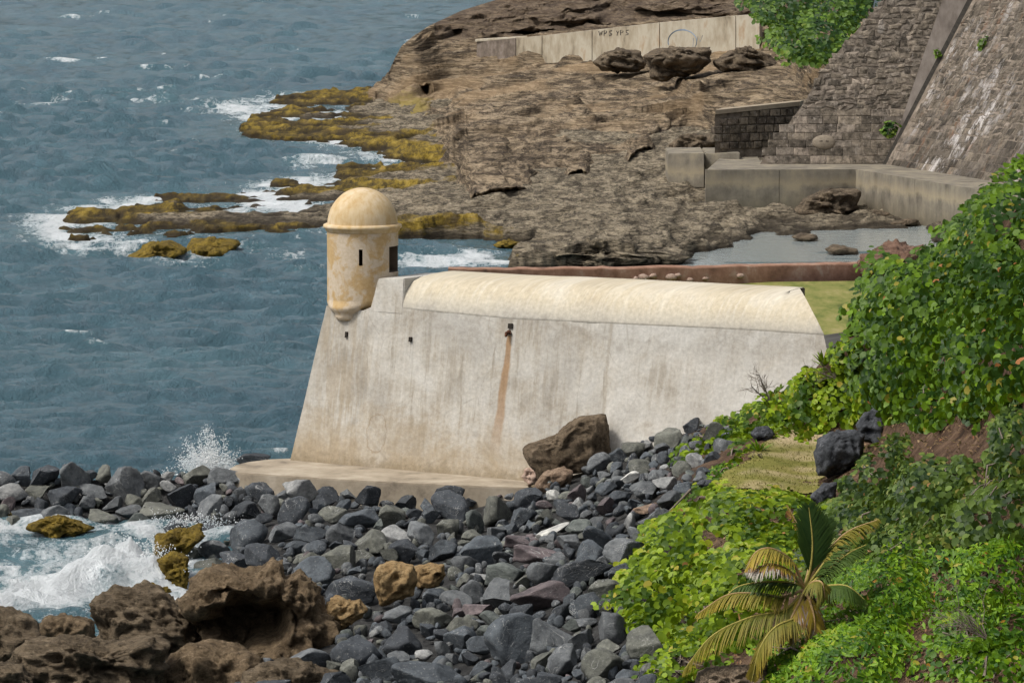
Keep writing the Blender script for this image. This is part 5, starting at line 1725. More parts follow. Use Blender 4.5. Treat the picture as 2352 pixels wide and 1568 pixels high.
# boulders that stand out: (u, v, width, height, tone, label)
HERO = [(690, 1112, 112, 58, 'pale grey', 'whitish grey boulder lying alone on the tan concrete footing'),
        (842, 1122, 64, 60, 'dark grey', 'pointed dark boulder standing against the tan concrete footing'),
        (1025, 1122, 98, 62, 'dark grey', 'rounded dark boulder in front of the footing, widest of its row'),
        (932, 1155, 72, 48, 'dark grey', 'blocky dark boulder just below the footing, left of the rounded one'),
        (588, 1048, 86, 34, 'dark grey', 'dark boulder behind the left tip of the tan footing'),
        (365, 1178, 150, 66, 'olive grey', 'largest smooth boulder of the spit, above the white cove'),
        (235, 1186, 110, 54, 'olive grey', 'pale olive boulder on the spit left of the largest smooth one'),
        (215, 1125, 92, 50, 'mid grey', 'rounded grey boulder in the middle of the spit'),
        (1240, 1368, 150, 84, 'purplish grey', 'purplish boulder crossed by two white veins'),
        (1228, 1270, 130, 70, 'purplish grey', 'large dark purple boulder in the middle of the bank'),
        (1190, 1240, 90, 50, 'purplish grey', 'purple boulder behind the large dark purple one'),
        (1330, 1320, 150, 80, 'dark grey', 'long dark slanting boulder left of the leafy slope'),
        (1150, 1310, 150, 72, 'greenish grey', 'greenish boulder with a pale top in the middle of the bank'),
        (800, 1345, 150, 90, 'dark grey', 'big dark boulder behind the cave rock'),
        (930, 1470, 150, 100, 'dark grey', 'big dark rounded boulder right of the cave rock'),
        (1000, 1545, 190, 90, 'blue grey', 'wide blue grey boulder at the bottom edge'),
        (870, 1535, 110, 80, 'blue grey', 'rounded grey boulder in the bottom corner beside the cave rock'),
        (1260, 1460, 110, 130, 'mid grey', 'tall grey boulder split by a bright white vein'),
        (1400, 1440, 120, 90, 'mid grey', 'pale shouldered boulder beside the leaves above the palm fronds'),
        (1440, 1262, 110, 70, 'mid grey', 'rounded grey boulder at the edge of the leafy slope'),
        (1490, 1165, 66, 34, 'tan', 'pinkish tan boulder among grey ones below the lawn'),
        (1265, 1222, 92, 24, 'white', 'long white stone lying aslant in the grey bank'),
        (1440, 1098, 62, 24, 'white', 'slim white stone on the bank near the leaning slab'),
        (1275, 1135, 40, 40, 'white', 'small white speckled stone below the leaning slab'),
        (1390, 1160, 60, 46, 'purplish grey', 'pinkish purple boulder on the upper bank'),
        (1105, 1325, 90, 34, 'pale grey', 'flat pale slab of stone right of the tan boulders')]
TONES['white'] = (0.42, 0.42, 0.40)
TONES['tan'] = (0.27, 0.19, 0.135)
rb = random.Random(21)


def add_boulder(u, v, w, hgt, tone, label, group, individual=True, lift=0.0):
    p = ground(u, v + hgt * .35)
    sc = p[1] / FPX
    return p, sc


spec = [(u, v, w, h_, t, l) for u, v, w, h_, t, l in HERO]
acc = [(u, v, w * .5, h_ * .5) for u, v, w, h_, t, l in HERO]
cand = 0
tones_w = ['dark grey'] * 5 + ['blue grey'] * 6 + ['mid grey'] * 5 + ['olive grey'] * 3 + ['purplish grey'] * 1 + ['pale grey'] * 1 + ['greenish grey'] * 2
for size_pass, (lo, hi, tries) in enumerate(((80, 128, 2600), (54, 84, 9000), (38, 58, 14000), (22, 40, 14000))):
    for _ in range(tries):
        u = rb.uniform(-60, 1690); v = rb.uniform(970, 1600)
        w = rb.uniform(lo, hi)
        near = 0.78 + 0.35 * (v - 1080) / 490
        if u > 1250 and v < 1200: near *= .8
        w *= near
        hgt = w * rb.uniform(.55, .85)
        if not in_poly(np.array(u), np.array(v), BANK): continue
        if any(abs(u - a) / (c + w * .4) < 1 and abs(v - b) / (d_ + hgt * .3) < 1 for a, b, c, d_ in KEEPOUT): continue
        ok = True
        for a, b, c, d_ in acc:
            if abs(u - a) > 170: continue
            if ((u - a) / (c + w * .5)) ** 2 + ((v - b) / ((d_ + hgt * .5))) ** 2 < 0.42: ok = False; break
        if not ok: continue
        acc.append((u, v, w * .5, hgt * .5))
        t = rb.choice(tones_w)
        if u < 520 and rb.random() < .45: t = rb.choice(['olive grey', 'mid grey', 'pale grey', 'olive grey'])
        spec.append((u, v, w, hgt, t, None))
GA = ground(np.array([q[0] for q in spec]), np.array([q[1] + q[3] * .30 for q in spec]))
order = list(range(len(HERO))) + sorted(range(len(HERO), len(spec)), key=lambda i: -spec[i][2] * spec[i][3])
rest = []
LABELS = name_boulders(spec, order[:298])
for rank, i in enumerate(order):
    u, v, w, hgt, tone, label = spec[i]
    p = GA[i]
    if label and 'footing' in label and v < 1130 and u < 1100:
        p = at_z(u, v + hgt * .45, 1.17 if 'alone' in label else (.85 if 'behind' not in label else .3))
    sc = p[1] / FPX
    rz = rb.uniform(0, 6.28) if not label else rb.uniform(-.4, .4)
    e = Euler((rb.uniform(-.45, .45), rb.uniform(-.35, .35) - .12, rz))
    col = TONES[tone]
    k = rb.uniform(.78, 1.25)
    S = Vector((w * sc * .56, w * sc * rb.uniform(.45, .62), hgt * sc * .66))
    if label:
        S = Vector((w * sc * .55, w * sc * .5, hgt * sc * .62))
        e = Euler((rb.uniform(-.2, .2), rb.uniform(-.1, .1) - (.35 if 'aslant' in label or 'slanting' in label or 'slim' in label else 0), rb.uniform(-.3, .3)))
    loc = Vector(p) + Vector((0, 0, S.z * .38))
    # spin the shape first, then squash it to the boulder's size
    M = Matrix.Translation(loc) @ e.to_matrix().to_4x4() @ Matrix.Diagonal(S).to_4x4() @ Euler((rb.uniform(0, 6.28) if not label else 0, 0, rb.uniform(0, 6.28))).to_matrix().to_4x4()
    if not label:
        M = Matrix.Translation(loc) @ Euler((0, e.y, 0)).to_matrix().to_4x4() @ Matrix.Diagonal(S).to_4x4() @ Euler((rb.choice([0, 3.1416]) + rb.uniform(-.5, .5), rb.uniform(-.5, .5), rb.uniform(0, 6.28))).to_matrix().to_4x4()
    if rank < 298:
        o = bpy.data.objects.new('boulder', ROCK_MESH[rb.choice((2, 6, 10, 0, 4)) if label else rb.randrange(len(ROCK_MESH))])
        COL.objects.link(o)
        o.matrix_world = M
        o.color = (col[0] * k, col[1] * k, col[2] * k, 1)
        tag(o, label or LABELS[i], 'boulder', 'boulders of the grey rock bank')
    else:
        Vr, Fr = LOWS[rb.randrange(len(LOWS))]
        Mm = np.array(M)
        rest.append((Vr @ Mm[:3, :3].T + Mm[:3, 3], Fr, np.tile(np.array(col) * k, (len(Vr), 1))))
# loose small stones filling the gaps
for _ in range(1500):
    u = rb.uniform(-60, 1690); v = rb.uniform(980, 1600)
    if not in_poly(np.array(u), np.array(v), BANK): continue
    rest.append((u, v))
pts_ = [q for q in rest if len(q) == 2]
rest = [q for q in rest if len(q) == 3]
if pts_:
    G2 = ground(np.array([q[0] for q in pts_]), np.array([q[1] for q in pts_]))
    for p in G2:
        Vr, Fr = LOWS[rb.randrange(len(LOWS))]
        r_ = rb.uniform(.09, .24)
        Mm = np.array(Euler((rb.uniform(0, 6), rb.uniform(0, 6), rb.uniform(0, 6))).to_matrix()) * r_
        col = np.array(TONES[rb.choice(tones_w)]) * rb.uniform(.6, 1.3)
        rest.append((Vr @ Mm.T + p + np.array([0, 0, .03]), Fr, np.tile(col, (len(Vr), 1))))
Vb, Fb = join_arrays([(a_, b_) for a_, b_, c_ in rest])
obj('rock_rubble', mesh_np('rock_rubble', Vb, Fb, False, {'tint': np.vstack([c_ for a_, b_, c_ in rest])}), M_RUBBLE, kind='stuff', label='small loose grey stones filling the gaps of the boulder bank')
N_BOULDERS = len(spec)

# ================================================================== BREAKING WAVE AND SPRAY
M_FOAM = mat_foam()
def spray(name, label, n, fn, seed):
    rg = np.random.default_rng(seed)
    V0, F0 = ico(1)
    parts = []
    for i in range(n):
        p, r_ = fn(rg)
        parts.append((V0 * r_ * rg.uniform(.6, 1.4, 3) + p, F0))
    Vs, Fs = join_arrays(parts)
    obj(name, mesh_np(name, Vs, Fs, True), M_FOAM, kind='stuff', label=label)


JETS = [(random.Random(9 + k).gauss(0, 1), random.Random(50 + k).uniform(.25, 1.0), random.Random(90 + k).gauss(0, 1)) for k in range(46)]


def plume(rg):
    sd, top, sw = JETS[rg.integers(len(JETS))]
    t = rg.random() ** 1.35
    H = 122 * top * math.exp(-.22 * sd * sd)
    u = 494 + sd * 22 + (sd * 16 + sw * 10 - 14) * t + rg.normal(0, 2.5 + 5 * t)
    v = 1090 - H * (1.25 * t - .25 * t * t) + rg.normal(0, 3)
    if rg.random() < .06: u -= rg.uniform(10, 80); v = min(v + 25, 1090)
    y = 152 + rg.normal(0, .6)
    return at_y(u, v, y), (.004 + .026 * rg.random() ** 3.0) * (1.3 - t * .75)


spray('sea_spray', 'plume of white spray bursting up behind the left spit', 16000, plume, 3)


def cove_spray(rg):
    u = rg.normal(300, 60); v = 1290 - abs(rg.normal(0, 28)) + (u - 300) ** 2 / 700
    if rg.random() < .3: u = rg.normal(440, 45); v = 1195 + rg.normal(0, 9)
    return at_y(u, v, float(at_z(u, max(v, 1215) + 45, 0)[1])), rg.uniform(.006, .022)


spray('wave_spray', 'droplets thrown up by the wave breaking in the cove', 2500, cove_spray, 4)

# ================================================================== VEGETATION
LEAF_N = 7
_th = np.arange(LEAF_N) * 2 * math.pi / LEAF_N
LEAFT = np.vstack([[0, 0, -0.12], np.stack([np.cos(_th), np.sin(_th) * .92, 0.10 * np.cos(2 * _th)], -1)])
LEAFF = np.array([[0, 1 + i, 1 + (i + 1) % LEAF_N] for i in range(LEAF_N)])
POINT_T = np.array([[0, -1, 0], [.38, -.1, .1], [0, 1.0, -.12], [-.38, -.1, .1], [0, 0, -.06]])
POINT_F = np.array([[0, 1, 4], [1, 2, 4], [2, 3, 4], [3, 0, 4]])


def frames(nrm, rg):
    n = nrm / (np.linalg.norm(nrm, axis=1)[:, None] + 1e-9)
    a = np.cross(n, rg.normal(size=n.shape)); a /= np.linalg.norm(a, axis=1)[:, None] + 1e-9
    return a, np.cross(n, a), n


def leaf_mass(pos, nrm, size, tint, rg, pointed=False):
    T_, F_ = (POINT_T, POINT_F) if pointed else (LEAFT, LEAFF)
    a, b, n = frames(nrm, rg)
    k = len(T_)
    V = pos[:, None] + size[:, None, None] * (T_[None, :, 0:1] * a[:, None] + T_[None, :, 1:2] * b[:, None] + T_[None, :, 2:3] * n[:, None])
    F = (np.arange(len(pos)) * k)[:, None, None] + F_[None]
    return V.reshape(-1, 3), F.reshape(-1, 3), np.repeat(tint, k), (a, b, n)


_LEAFM = {}


def leaf_mesh(mat, tint, pointed):
    key = (mat.name, tint, pointed)
    if key not in _LEAFM:
        T_, F_ = (POINT_T, POINT_F) if pointed else (LEAFT, LEAFF)
        me = mesh_np('leaf', T_, F_, False, {'tint': np.full(len(T_), tint)})
        me.materials.append(mat)
        _LEAFM[key] = me
    return _LEAFM[key]


M_TWIG = mat_plain('grey_brown_twig', [(0.10, 0.08, 0.06), (0.22, 0.185, 0.15)], 8, 0.9, 0.2)
M_SEAG = mat_leaf('sea_grape_leaf', (0.014, 0.044, 0.004), (0.125, 0.225, 0.006), ((0.25, 0.22, 0.03), (0.30, 0.12, 0.04)))
M_SEAG3 = mat_leaf('greyish_sea_grape_leaf', (0.012, 0.032, 0.007), (0.105, 0.165, 0.024), ((0.22, 0.20, 0.05), (0.26, 0.13, 0.05)))
M_SEAG2 = mat_leaf('bright_sea_grape_leaf', (0.024, 0.062, 0.004), (0.205, 0.30, 0.006), ((0.30, 0.26, 0.03), (0.33, 0.16, 0.06)))
M_BRIGHT = mat_leaf('bright_green_leaf', (0.022, 0.074, 0.005), (0.16, 0.29, 0.008), ((0.28, 0.26, 0.03), (0.36, 0.18, 0.03)))
M_FARLEAF = mat_leaf('far_bush_leaf', (0.012, 0.042, 0.008), (0.115, 0.20, 0.018), ((0.15, 0.20, 0.03), (0.2, 0.2, 0.05)))


def bush(name, label, cat, blobs, dens, lsize, mat, seed, singles=300, pointed=False, depthf=None, lump=0.46, twigs=26, tint0=0.45, holes=-0.24, upb=0.72, group=None):
    """blobs: (outline, lift, thickness). Leaves grow in a thick, lumpy shell round each blob; the blob sits on the slope (or at a given distance)."""
    rg = np.random.default_rng(seed)
    PP, NN, QQ, TT, allc = [], [], [], [], []
    for bi, (outline, lift, thick) in enumerate(blobs):
        o = np.asarray(outline, float)
        c = o.mean(0)
        ang, rad = star_radius(outline, c)
        area = 0.5 * abs(np.sum(o[:, 0] * np.roll(o[:, 1], -1) - o[:, 1] * np.roll(o[:, 0], -1)))
        yc = depthf(c[0], c[1]) if depthf else float(ground_y(c[0], min(c[1], 1620)))
        sc = yc / FPX
        n = int(1.12 * dens * area * sc * sc / (lsize * lsize))
        ns = max(6, n // 15)
        ds = rg.normal(size=(ns, 3)); ds /= np.linalg.norm(ds, axis=1)[:, None]
        ds[:, 1] = np.where(rg.random(ns) < .75, -np.abs(ds[:, 1]), ds[:, 1])
        qs = 1.0 + rg.normal(0, .075, ns)
        w_ = rg.integers(0, ns, n)
        inner = rg.random(n) < .5
        Rm = max(.25, rad.mean() * sc)
        d = ds[w_] + rg.normal(0, 1, (n, 3)) * (lsize * .95 / Rm)
        dr = rg.normal(size=(n, 3)); dr[:, 1] = np.where(rg.random(n) < .75, -np.abs(dr[:, 1]), dr[:, 1])
        d = np.where(inner[:, None], dr, d)
        d /= np.linalg.norm(d, axis=1)[:, None]
        qq = np.where(inner, rg.uniform(.62, .90, n), qs[w_] + rg.normal(0, lsize * .35 / Rm, n))
        sprig_t = rg.normal(0, .16, ns)[w_]
        phi = np.arctan2(-d[:, 2], d[:, 0]); rho = np.hypot(d[:, 0], d[:, 2])
        rr = np.interp(phi, ang, rad)
        q = qq
        lum = fbm(d * np.array([rad.mean() * sc * .75, thick * .5, rad.mean() * sc * .75]) * 1.3 + seed + bi * 5, 3, seed)
        q = q * (1 + lump * lum * 1.4 - 0.04)
        u = c[0] + rr * rho ** .85 * q * np.cos(phi); v = c[1] + rr * rho ** .85 * q * np.sin(phi)
        y0 = depthf(u, v) if depthf else ground_y(u, np.minimum(v, 1625))
        y = y0 - lift + d[:, 1] * thick * .5 * q * (1 + lump * lum)
        keep = (lum + rg.normal(0, .12, n) > holes) & ((y < y0 + .35) | (depthf is not None))
        P = at_y(u, v, y)
        N_ = np.stack([rho * np.cos(phi), d[:, 1], -rho * np.sin(phi)], -1)
        PP.append(P[keep]); NN.append(N_[keep]); QQ.append((q * (0.5 - d[:, 1]))[keep]); TT.append(np.where(inner, -.42, sprig_t + .10)[keep])  # inner leaves tinted darker: the bush's interior shade put into the colour
        allc.append((at_y(c[0], c[1] + rad.mean() * .45, yc - lift * .3), sc, rad.mean(), thick))
    P = np.vstack(PP); Nn = np.vstack(NN); Q = np.concatenate(QQ)
    nrm = Nn * .7 + np.array([0, -.35, upb]) + rg.normal(0, .42, P.shape)
    clump = fbm(P / 0.9, 2, seed + 4)
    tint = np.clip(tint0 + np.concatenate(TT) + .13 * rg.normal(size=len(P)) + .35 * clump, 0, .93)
    odd = rg.random(len(P))
    tint = np.where(odd > .985, .965, np.where(odd > .981, 1.0, tint))
    size = lsize * rg.uniform(.6, 1.25, len(P))
    base = min((c[0] for c in allc), key=lambda q: q[2])
    root = thing(name, label, cat, base, group)
    loc = np.array(root.location)
    # the leaves that show largest are single leaves, the rest one mass
    pu, pv = project(P)
    vis = (pu > 5) & (pu < 2347) & (pv > 5) & (pv < 1563)
    score = np.where(vis, Q * size + rg.normal(0, .12, len(P)) * lsize, -9)
    idx = np.argsort(-score)[:singles]
    one = np.zeros(len(P), bool); one[idx] = True
    one &= vis
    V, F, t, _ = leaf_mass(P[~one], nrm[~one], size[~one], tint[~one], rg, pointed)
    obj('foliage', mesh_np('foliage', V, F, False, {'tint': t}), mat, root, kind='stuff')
    a, b, n_ = frames(nrm[one], rg)
    for p, s_, tt, aa, bb, nn_ in zip(P[one], size[one], tint[one], a, b, n_):
        tq = min((.12, .3, .45, .6, .78, .9, .965, 1.0), key=lambda x: abs(x - tt))
        o_ = bpy.data.objects.new('leaf', leaf_mesh(mat, tq, pointed))
        COL.objects.link(o_)
        o_.parent = root
        M = Matrix(((aa[0] * s_, bb[0] * s_, nn_[0] * s_, p[0] - loc[0]), (aa[1] * s_, bb[1] * s_, nn_[1] * s_, p[1] - loc[1]), (aa[2] * s_, bb[2] * s_, nn_[2] * s_, p[2] - loc[2]), (0, 0, 0, 1)))
        o_.matrix_local = M
    # branches from the foot to the leaves
    tw = []
    for k in range(twigs):
        cb__ = allc[k % len(allc)]
        j = rg.integers(len(P))
        near = np.argsort(np.linalg.norm(P - cb__[0], axis=1))[:max(20, len(P) // len(allc) // 2)]
        e_ = P[near[rg.integers(len(near))]]
        s__ = cb__[0] + rg.normal(0, .15, 3)
        m1 = s__ * .6 + e_ * .4 + rg.normal(0, .12, 3); m2 = s__ * .25 + e_ * .75 + rg.normal(0, .10, 3)
        tw.append(tube_arrays([s__, m1, m2, e_ + (e_ - m2) * .15], [.035, .024, .014, .006], 5))
    if tw:
        obj('branches', mesh_np('branches', *join_arrays(tw), True), M_TWIG, root, kind='stuff')
    return root


bush('sea_grape_thicket', 'big dark sea grape thicket towering on the slope at the right edge', 'thicket',
     [([(2110, 590), (2150, 540), (2215, 492), (2270, 450), (2330, 398), (2420, 360), (2480, 500), (2440, 720), (2300, 780), (2180, 740), (2100, 680)], .9, 2.6),
      ([(1978, 650), (2010, 602), (2070, 575), (2140, 565), (2200, 620), (2220, 720), (2150, 800), (2050, 810), (1985, 760), (1962, 700)], 1.0, 2.6),
      ([(1942, 790), (1975, 740), (2050, 720), (2130, 760), (2150, 860), (2100, 930), (2040, 935), (1985, 930), (1952, 880)], 1.0, 2.4),
      ([(2060, 900), (2130, 880), (2180, 930), (2160, 985), (2110, 1000), (2070, 960)], .6, 1.2), ([(2110, 780), (2180, 700), (2280, 720), (2420, 740), (2420, 880), (2300, 915), (2220, 965), (2140, 950), (2090, 900)], .9, 2.4), ([(2080, 620), (2200, 560), (2320, 560), (2420, 620), (2420, 760), (2250, 800), (2100, 780)], .8, 2.2)], 4.3, .098, M_SEAG, 11, tint0=.30)
bush('sea_grape_cover', 'low yellow green sea grape cover climbing beside the white wall above the lawn', 'ground cover',
     [([(1900, 812), (1905, 778), (1940, 752), (1985, 775), (1990, 850), (1950, 880), (1905, 860)], .6, 1.0), ([(1905, 850), (1945, 830), (1990, 860), (2000, 940), (1960, 1000), (1880, 995), (1850, 940)], .4, 1.2), ([(1795, 880), (1850, 838), (1900, 840), (1920, 920), (1890, 985), (1800, 990), (1760, 940)], .35, 1.2),
      ([(1690, 945), (1760, 895), (1810, 900), (1820, 980), (1740, 1010), (1680, 1000)], .3, 1.0), ([(1600, 985), (1660, 955), (1715, 945), (1720, 990), (1650, 1030), (1600, 1030)], .3, .9), ([(1640, 1040), (1700, 1000), (1760, 1000), (1740, 1040), (1680, 1075), (1640, 1085)], .2, .6), ([(1528, 1055), (1575, 1010), (1630, 1000), (1640, 1030), (1590, 1062), (1540, 1070)], .3, .8)],
     3.6, .084, M_SEAG2, 12, tint0=.55)
bush('sea_grape_patch', 'broad low patch of sea grape between the grey bank and the palm', 'ground cover',
     [([(1600, 1140), (1660, 1112), (1740, 1120), (1800, 1140), (1825, 1200), (1750, 1250), (1640, 1240), (1570, 1200)], .4, 1.3), ([(1440, 1250), (1500, 1190), (1590, 1160), (1660, 1220), (1640, 1320), (1540, 1340), (1450, 1320)], .45, 1.3),
      ([(1350, 1385), (1400, 1350), (1420, 1300), (1500, 1290), (1590, 1310), (1600, 1390), (1520, 1450), (1470, 1440), (1400, 1400)], .45, 1.3), ([(1600, 1290), (1700, 1220), (1810, 1210), (1840, 1300), (1790, 1380), (1700, 1420), (1600, 1390)], .45, 1.4),
      ([(1650, 1130), (1760, 1128), (1900, 1135), (1905, 1210), (1850, 1260), (1740, 1260), (1660, 1210)], .35, 1.2), ([(1555, 1130), (1610, 1098), (1665, 1118), (1660, 1160), (1590, 1180), (1545, 1165)], .3, .9), ([(1500, 1400), (1600, 1360), (1700, 1390), (1760, 1440), (1680, 1490), (1560, 1490), (1500, 1450)], .25, .9)],
     4.4, .090, M_SEAG2, 13, tint0=.56)
bush('sea_grape_shrub', 'grey green sea grape shrub below the blue grey boulder, in the middle of the slope', 'shrub',
     [([(1905, 1110), (1955, 1060), (1995, 1005), (2050, 985), (2095, 1010), (2110, 1080), (2060, 1160), (1960, 1180), (1900, 1160)], .6, 1.6), ([(2080, 1060), (2140, 1050), (2195, 1090), (2215, 1150), (2190, 1230), (2100, 1250), (2030, 1200), (2040, 1120)], .6, 1.6),
      ([(2120, 1075), (2190, 1050), (2262, 1060), (2275, 1110), (2220, 1140), (2140, 1130)], .4, 1.0), ([(1880, 1170), (1960, 1140), (2060, 1160), (2080, 1250), (2000, 1290), (1910, 1270), (1860, 1220)], .5, 1.4), ([(1960, 1230), (2080, 1200), (2180, 1220), (2200, 1270), (2080, 1320), (1980, 1310)], .4, 1.2), ([(1800, 1290), (1880, 1230), (1970, 1260), (1980, 1320), (1900, 1370), (1820, 1360)], .2, .9)], 4.3, .080, M_SEAG3, 14, tint0=.50, twigs=40)
bush('sea_grape_shrub', 'leggy sea grape shrub at the right edge below the bare brown earth', 'shrub',
     [([(2230, 1030), (2280, 960), (2340, 920), (2430, 920), (2430, 1100), (2330, 1120), (2250, 1100)], .5, 1.4), ([(2150, 1210), (2190, 1150), (2260, 1110), (2360, 1090), (2430, 1100), (2430, 1260), (2300, 1250), (2200, 1260)], .5, 1.4)], 4.4, .082, M_SEAG3, 15, tint0=.52, twigs=40)
bush('bright_bush', 'bright green bush with bare twigs filling the bottom right corner', 'bush',
     [([(1850, 1430), (1890, 1360), (1960, 1300), (2030, 1250), (2075, 1218), (2110, 1250), (2140, 1330), (2110, 1430), (2000, 1480), (1890, 1490)], .8, 2.0), ([(2090, 1290), (2170, 1245), (2280, 1240), (2420, 1225), (2430, 1380), (2300, 1400), (2180, 1420), (2100, 1380)], .8, 2.0),
      ([(1830, 1500), (1880, 1440), (1980, 1420), (2090, 1400), (2120, 1480), (2040, 1590), (1900, 1640), (1825, 1620)], .8, 1.8), ([(2100, 1430), (2200, 1390), (2300, 1385), (2420, 1370), (2420, 1450), (2260, 1490), (2180, 1510), (2110, 1500)], .5, 1.2), ([(1690, 1480), (1760, 1440), (1850, 1440), (1860, 1540), (1800, 1600), (1720, 1560)], .2, .9)],
     9.0, .094, M_BRIGHT, 16, pointed=True, tint0=.55, twigs=70)
bush('sea_grape_sprig', 'small clump of sea grape leaves under the palm fronds at the bottom', 'ground cover',
     [([(1475, 1540), (1520, 1470), (1590, 1450), (1640, 1470), (1690, 1500), (1660, 1545), (1580, 1560), (1540, 1600), (1490, 1600)], .4, 1.0)], 3.0, .074, M_SEAG2, 17, singles=150, tint0=.56)
bush('low_weeds', 'low tangle of green weeds at the front edge of the lawn, beside the grey stones', 'weeds',
     [([(1590, 1095), (1640, 1065), (1690, 1055), (1715, 1065), (1690, 1085), (1640, 1105), (1600, 1125)], .2, .5)], 2.4, .05, M_BRIGHT, 18, singles=80, tint0=.45, twigs=10)
bush('corner_weeds', 'sparse leaves and dry stalks on the earth in the bottom right corner', 'weeds',
     [([(2120, 1560), (2200, 1490), (2300, 1480), (2420, 1470), (2420, 1620), (2250, 1640), (2130, 1630)], .2, .6), ([(2080, 1480), (2180, 1470), (2260, 1450), (2420, 1440), (2420, 1540), (2200, 1560), (2090, 1560)], .25, .8)], 2.4, .06, M_BRIGHT, 19, singles=120, tint0=.5, twigs=40)
bush('round_shrub', 'tiny round green shrub standing alone on the lawn', 'shrub', [([(1733, 1055), (1742, 1045), (1755, 1045), (1762, 1058), (1757, 1073), (1740, 1073)], .15, .4)], 5.0, .045, M_SEAG, 20, singles=40, tint0=.6, twigs=4)
fb = lambda u, v: 268 + 0 * np.asarray(u, float) + np.clip((150 - np.asarray(v, float)), -60, 260) * .22
bush('far_bush', 'dark green bush overhanging the rocks between the graffiti wall and the rampart', 'bush',
     [([(1702, 8), (1725, -30), (1800, -60), (1880, -40), (1900, 40), (1860, 90), (1790, 80), (1730, 50)], 0, 4.0), ([(1760, 60), (1830, 30), (1930, 30), (1975, 60), (1950, 105), (1905, 148), (1860, 145), (1800, 130), (1770, 100)], 0, 4.0),
      ([(1860, -30), (1960, -50), (2050, -40), (2030, 10), (1975, 62), (1920, 70), (1870, 40)], 0, 4.0)], 4.2, .135, M_FARLEAF, 21, depthf=fb, singles=250, tint0=.40, twigs=12)
bush('wall_plant', 'small weed growing out of the foot of the rampart by the groove', 'plant', [([(2020, 300), (2035, 283), (2055, 282), (2066, 292), (2058, 310), (2035, 316)], 0, .6)], 2.4, .09, M_FARLEAF, 22,
     depthf=lambda u, v: 260.2 + 0 * np.asarray(u, float), singles=30, tint0=.75, twigs=5)
for k, (lab, ol) in enumerate((('green tuft of weeds high in the diagonal groove', [(2222, 12), (2232, -6), (2240, 4), (2226, 40), (2214, 48)]), ('green tuft of weeds lower on the grey rendered strip', [(2148, 118), (2158, 108), (2160, 130), (2150, 136)]),
                              ('yellow green tuft in the streaked rampart at the right edge', [(2250, 95), (2262, 75), (2270, 85), (2258, 118), (2246, 118)]), ('thin green tuft hanging low in the streaked rampart', [(2262, 240), (2274, 222), (2278, 236), (2266, 252)]))):
    cc_ = np.array(ol, float).mean(0)
    pn = at_plane(np.array(cc_[0]), np.array(cc_[1]), g0, RN if k > 1 else LN)
    yy_ = float(pn[1]) - .25
    bush('wall_tuft', lab, 'plant', [(ol, 0, .4)], 2.2, .09, M_FARLEAF, 60 + k, depthf=lambda u, v, y_=yy_: y_ + 0 * np.asarray(u, float), singles=0, tint0=.8, twigs=0)


# spiky rosettes
def blades(name, label, u, v, y, n, ln, wd, mat, seed, spread=1.0):
    rg = np.random.default_rng(seed)
    b_ = at_y(u, v, y)
    root = thing(name, label, 'plant', b_)
    for i in range(n):
        az = rg.uniform(0, 6.28); el = rg.uniform(.55, 1.35) / spread
        d = np.array([math.cos(az) * math.cos(el), math.sin(az) * math.cos(el), math.sin(el)])
        side = np.cross(d, [0, 0, 1.]); side /= np.linalg.norm(side) + 1e-6
        L = ln * rg.uniform(.7, 1.15)
        V = []
        for t in (0, .3, .65, 1.0):
            c = b_ + d * L * t + np.array([0, 0, -.22 * L * t * t])
            w_ = wd * (1 - t) ** .6 * (.7 + .6 * min(t * 3, 1))
            V += [c - side * w_, c + side * w_ + np.array([0, 0, .0])]
        F = [[2 * j, 2 * j + 1, 2 * j + 3, 2 * j + 2] for j in range(3)]
        tt = float(np.clip(rg.normal(.6, .2), 0, .95))
        obj('blade', mesh_np('blade', V, F, False, {'tint': np.full(len(V), tt)}), mat, root)
    return root


blades('spiky_plant', 'spiky plant sticking up before the far end of the white wall', 1892, 842, float(ground_y(1892, 842)) - .6, 26, .62, .035, M_SEAG2, 1)
blades('spiky_plant', 'spiky yellow green plant at the left side of the lawn', 1742, 1040, float(ground_y(1742, 1040)) - .3, 30, .55, .028, M_BRIGHT, 2, 1.1)

# bare twigs
def bare(name, label, u, v, y, n, reach, seed):
    rg = np.random.default_rng(seed)
    b_ = at_y(u, v, y)
    tw = []
    def grow(p, d, L, r, lev):
        q = p + d * L * .5 + rg.normal(0, .03, 3); e = p + d * L + rg.normal(0, .05, 3)
        tw.append(tube_arrays([p, q, e], [r, r * .8, r * .5], 5))
        if lev:
            for _ in range(3):
                nd = d + rg.normal(0, .55, 3); nd /= np.linalg.norm(nd)
                grow(p + (e - p) * rg.uniform(.4, 1), nd, L * .62, r * .55, lev - 1)
    for i in range(n):
        d = np.array([rg.normal(-.55, .4), rg.normal(0, .3), rg.uniform(.35, .9)]); d /= np.linalg.norm(d)
        grow(b_, d, reach * rg.uniform(.5, .9), .014, 2)
    me = mesh_np(name, *join_arrays(tw), True)
    centre_mesh(me, b_)
    obj(name, me, M_TWIG, loc=[float(x) for x in b_], label=label, cat='twigs')


bare('dry_twigs', 'bare dry twigs standing out against the white wall', 1770, 925, float(ground_y(1770, 930)) - .2, 6, 1.0, 5)
bare('dry_twigs', 'grey leafless twigs poking from the bright bush at the right edge', 2270, 1470, float(ground_y(2270, 1470)) - 1.3, 9, .9, 6)
bare('dry_twigs', 'bare twigs between the thicket and the low cover', 1930, 880, float(ground_y(1930, 880)) - .8, 4, .7, 7)

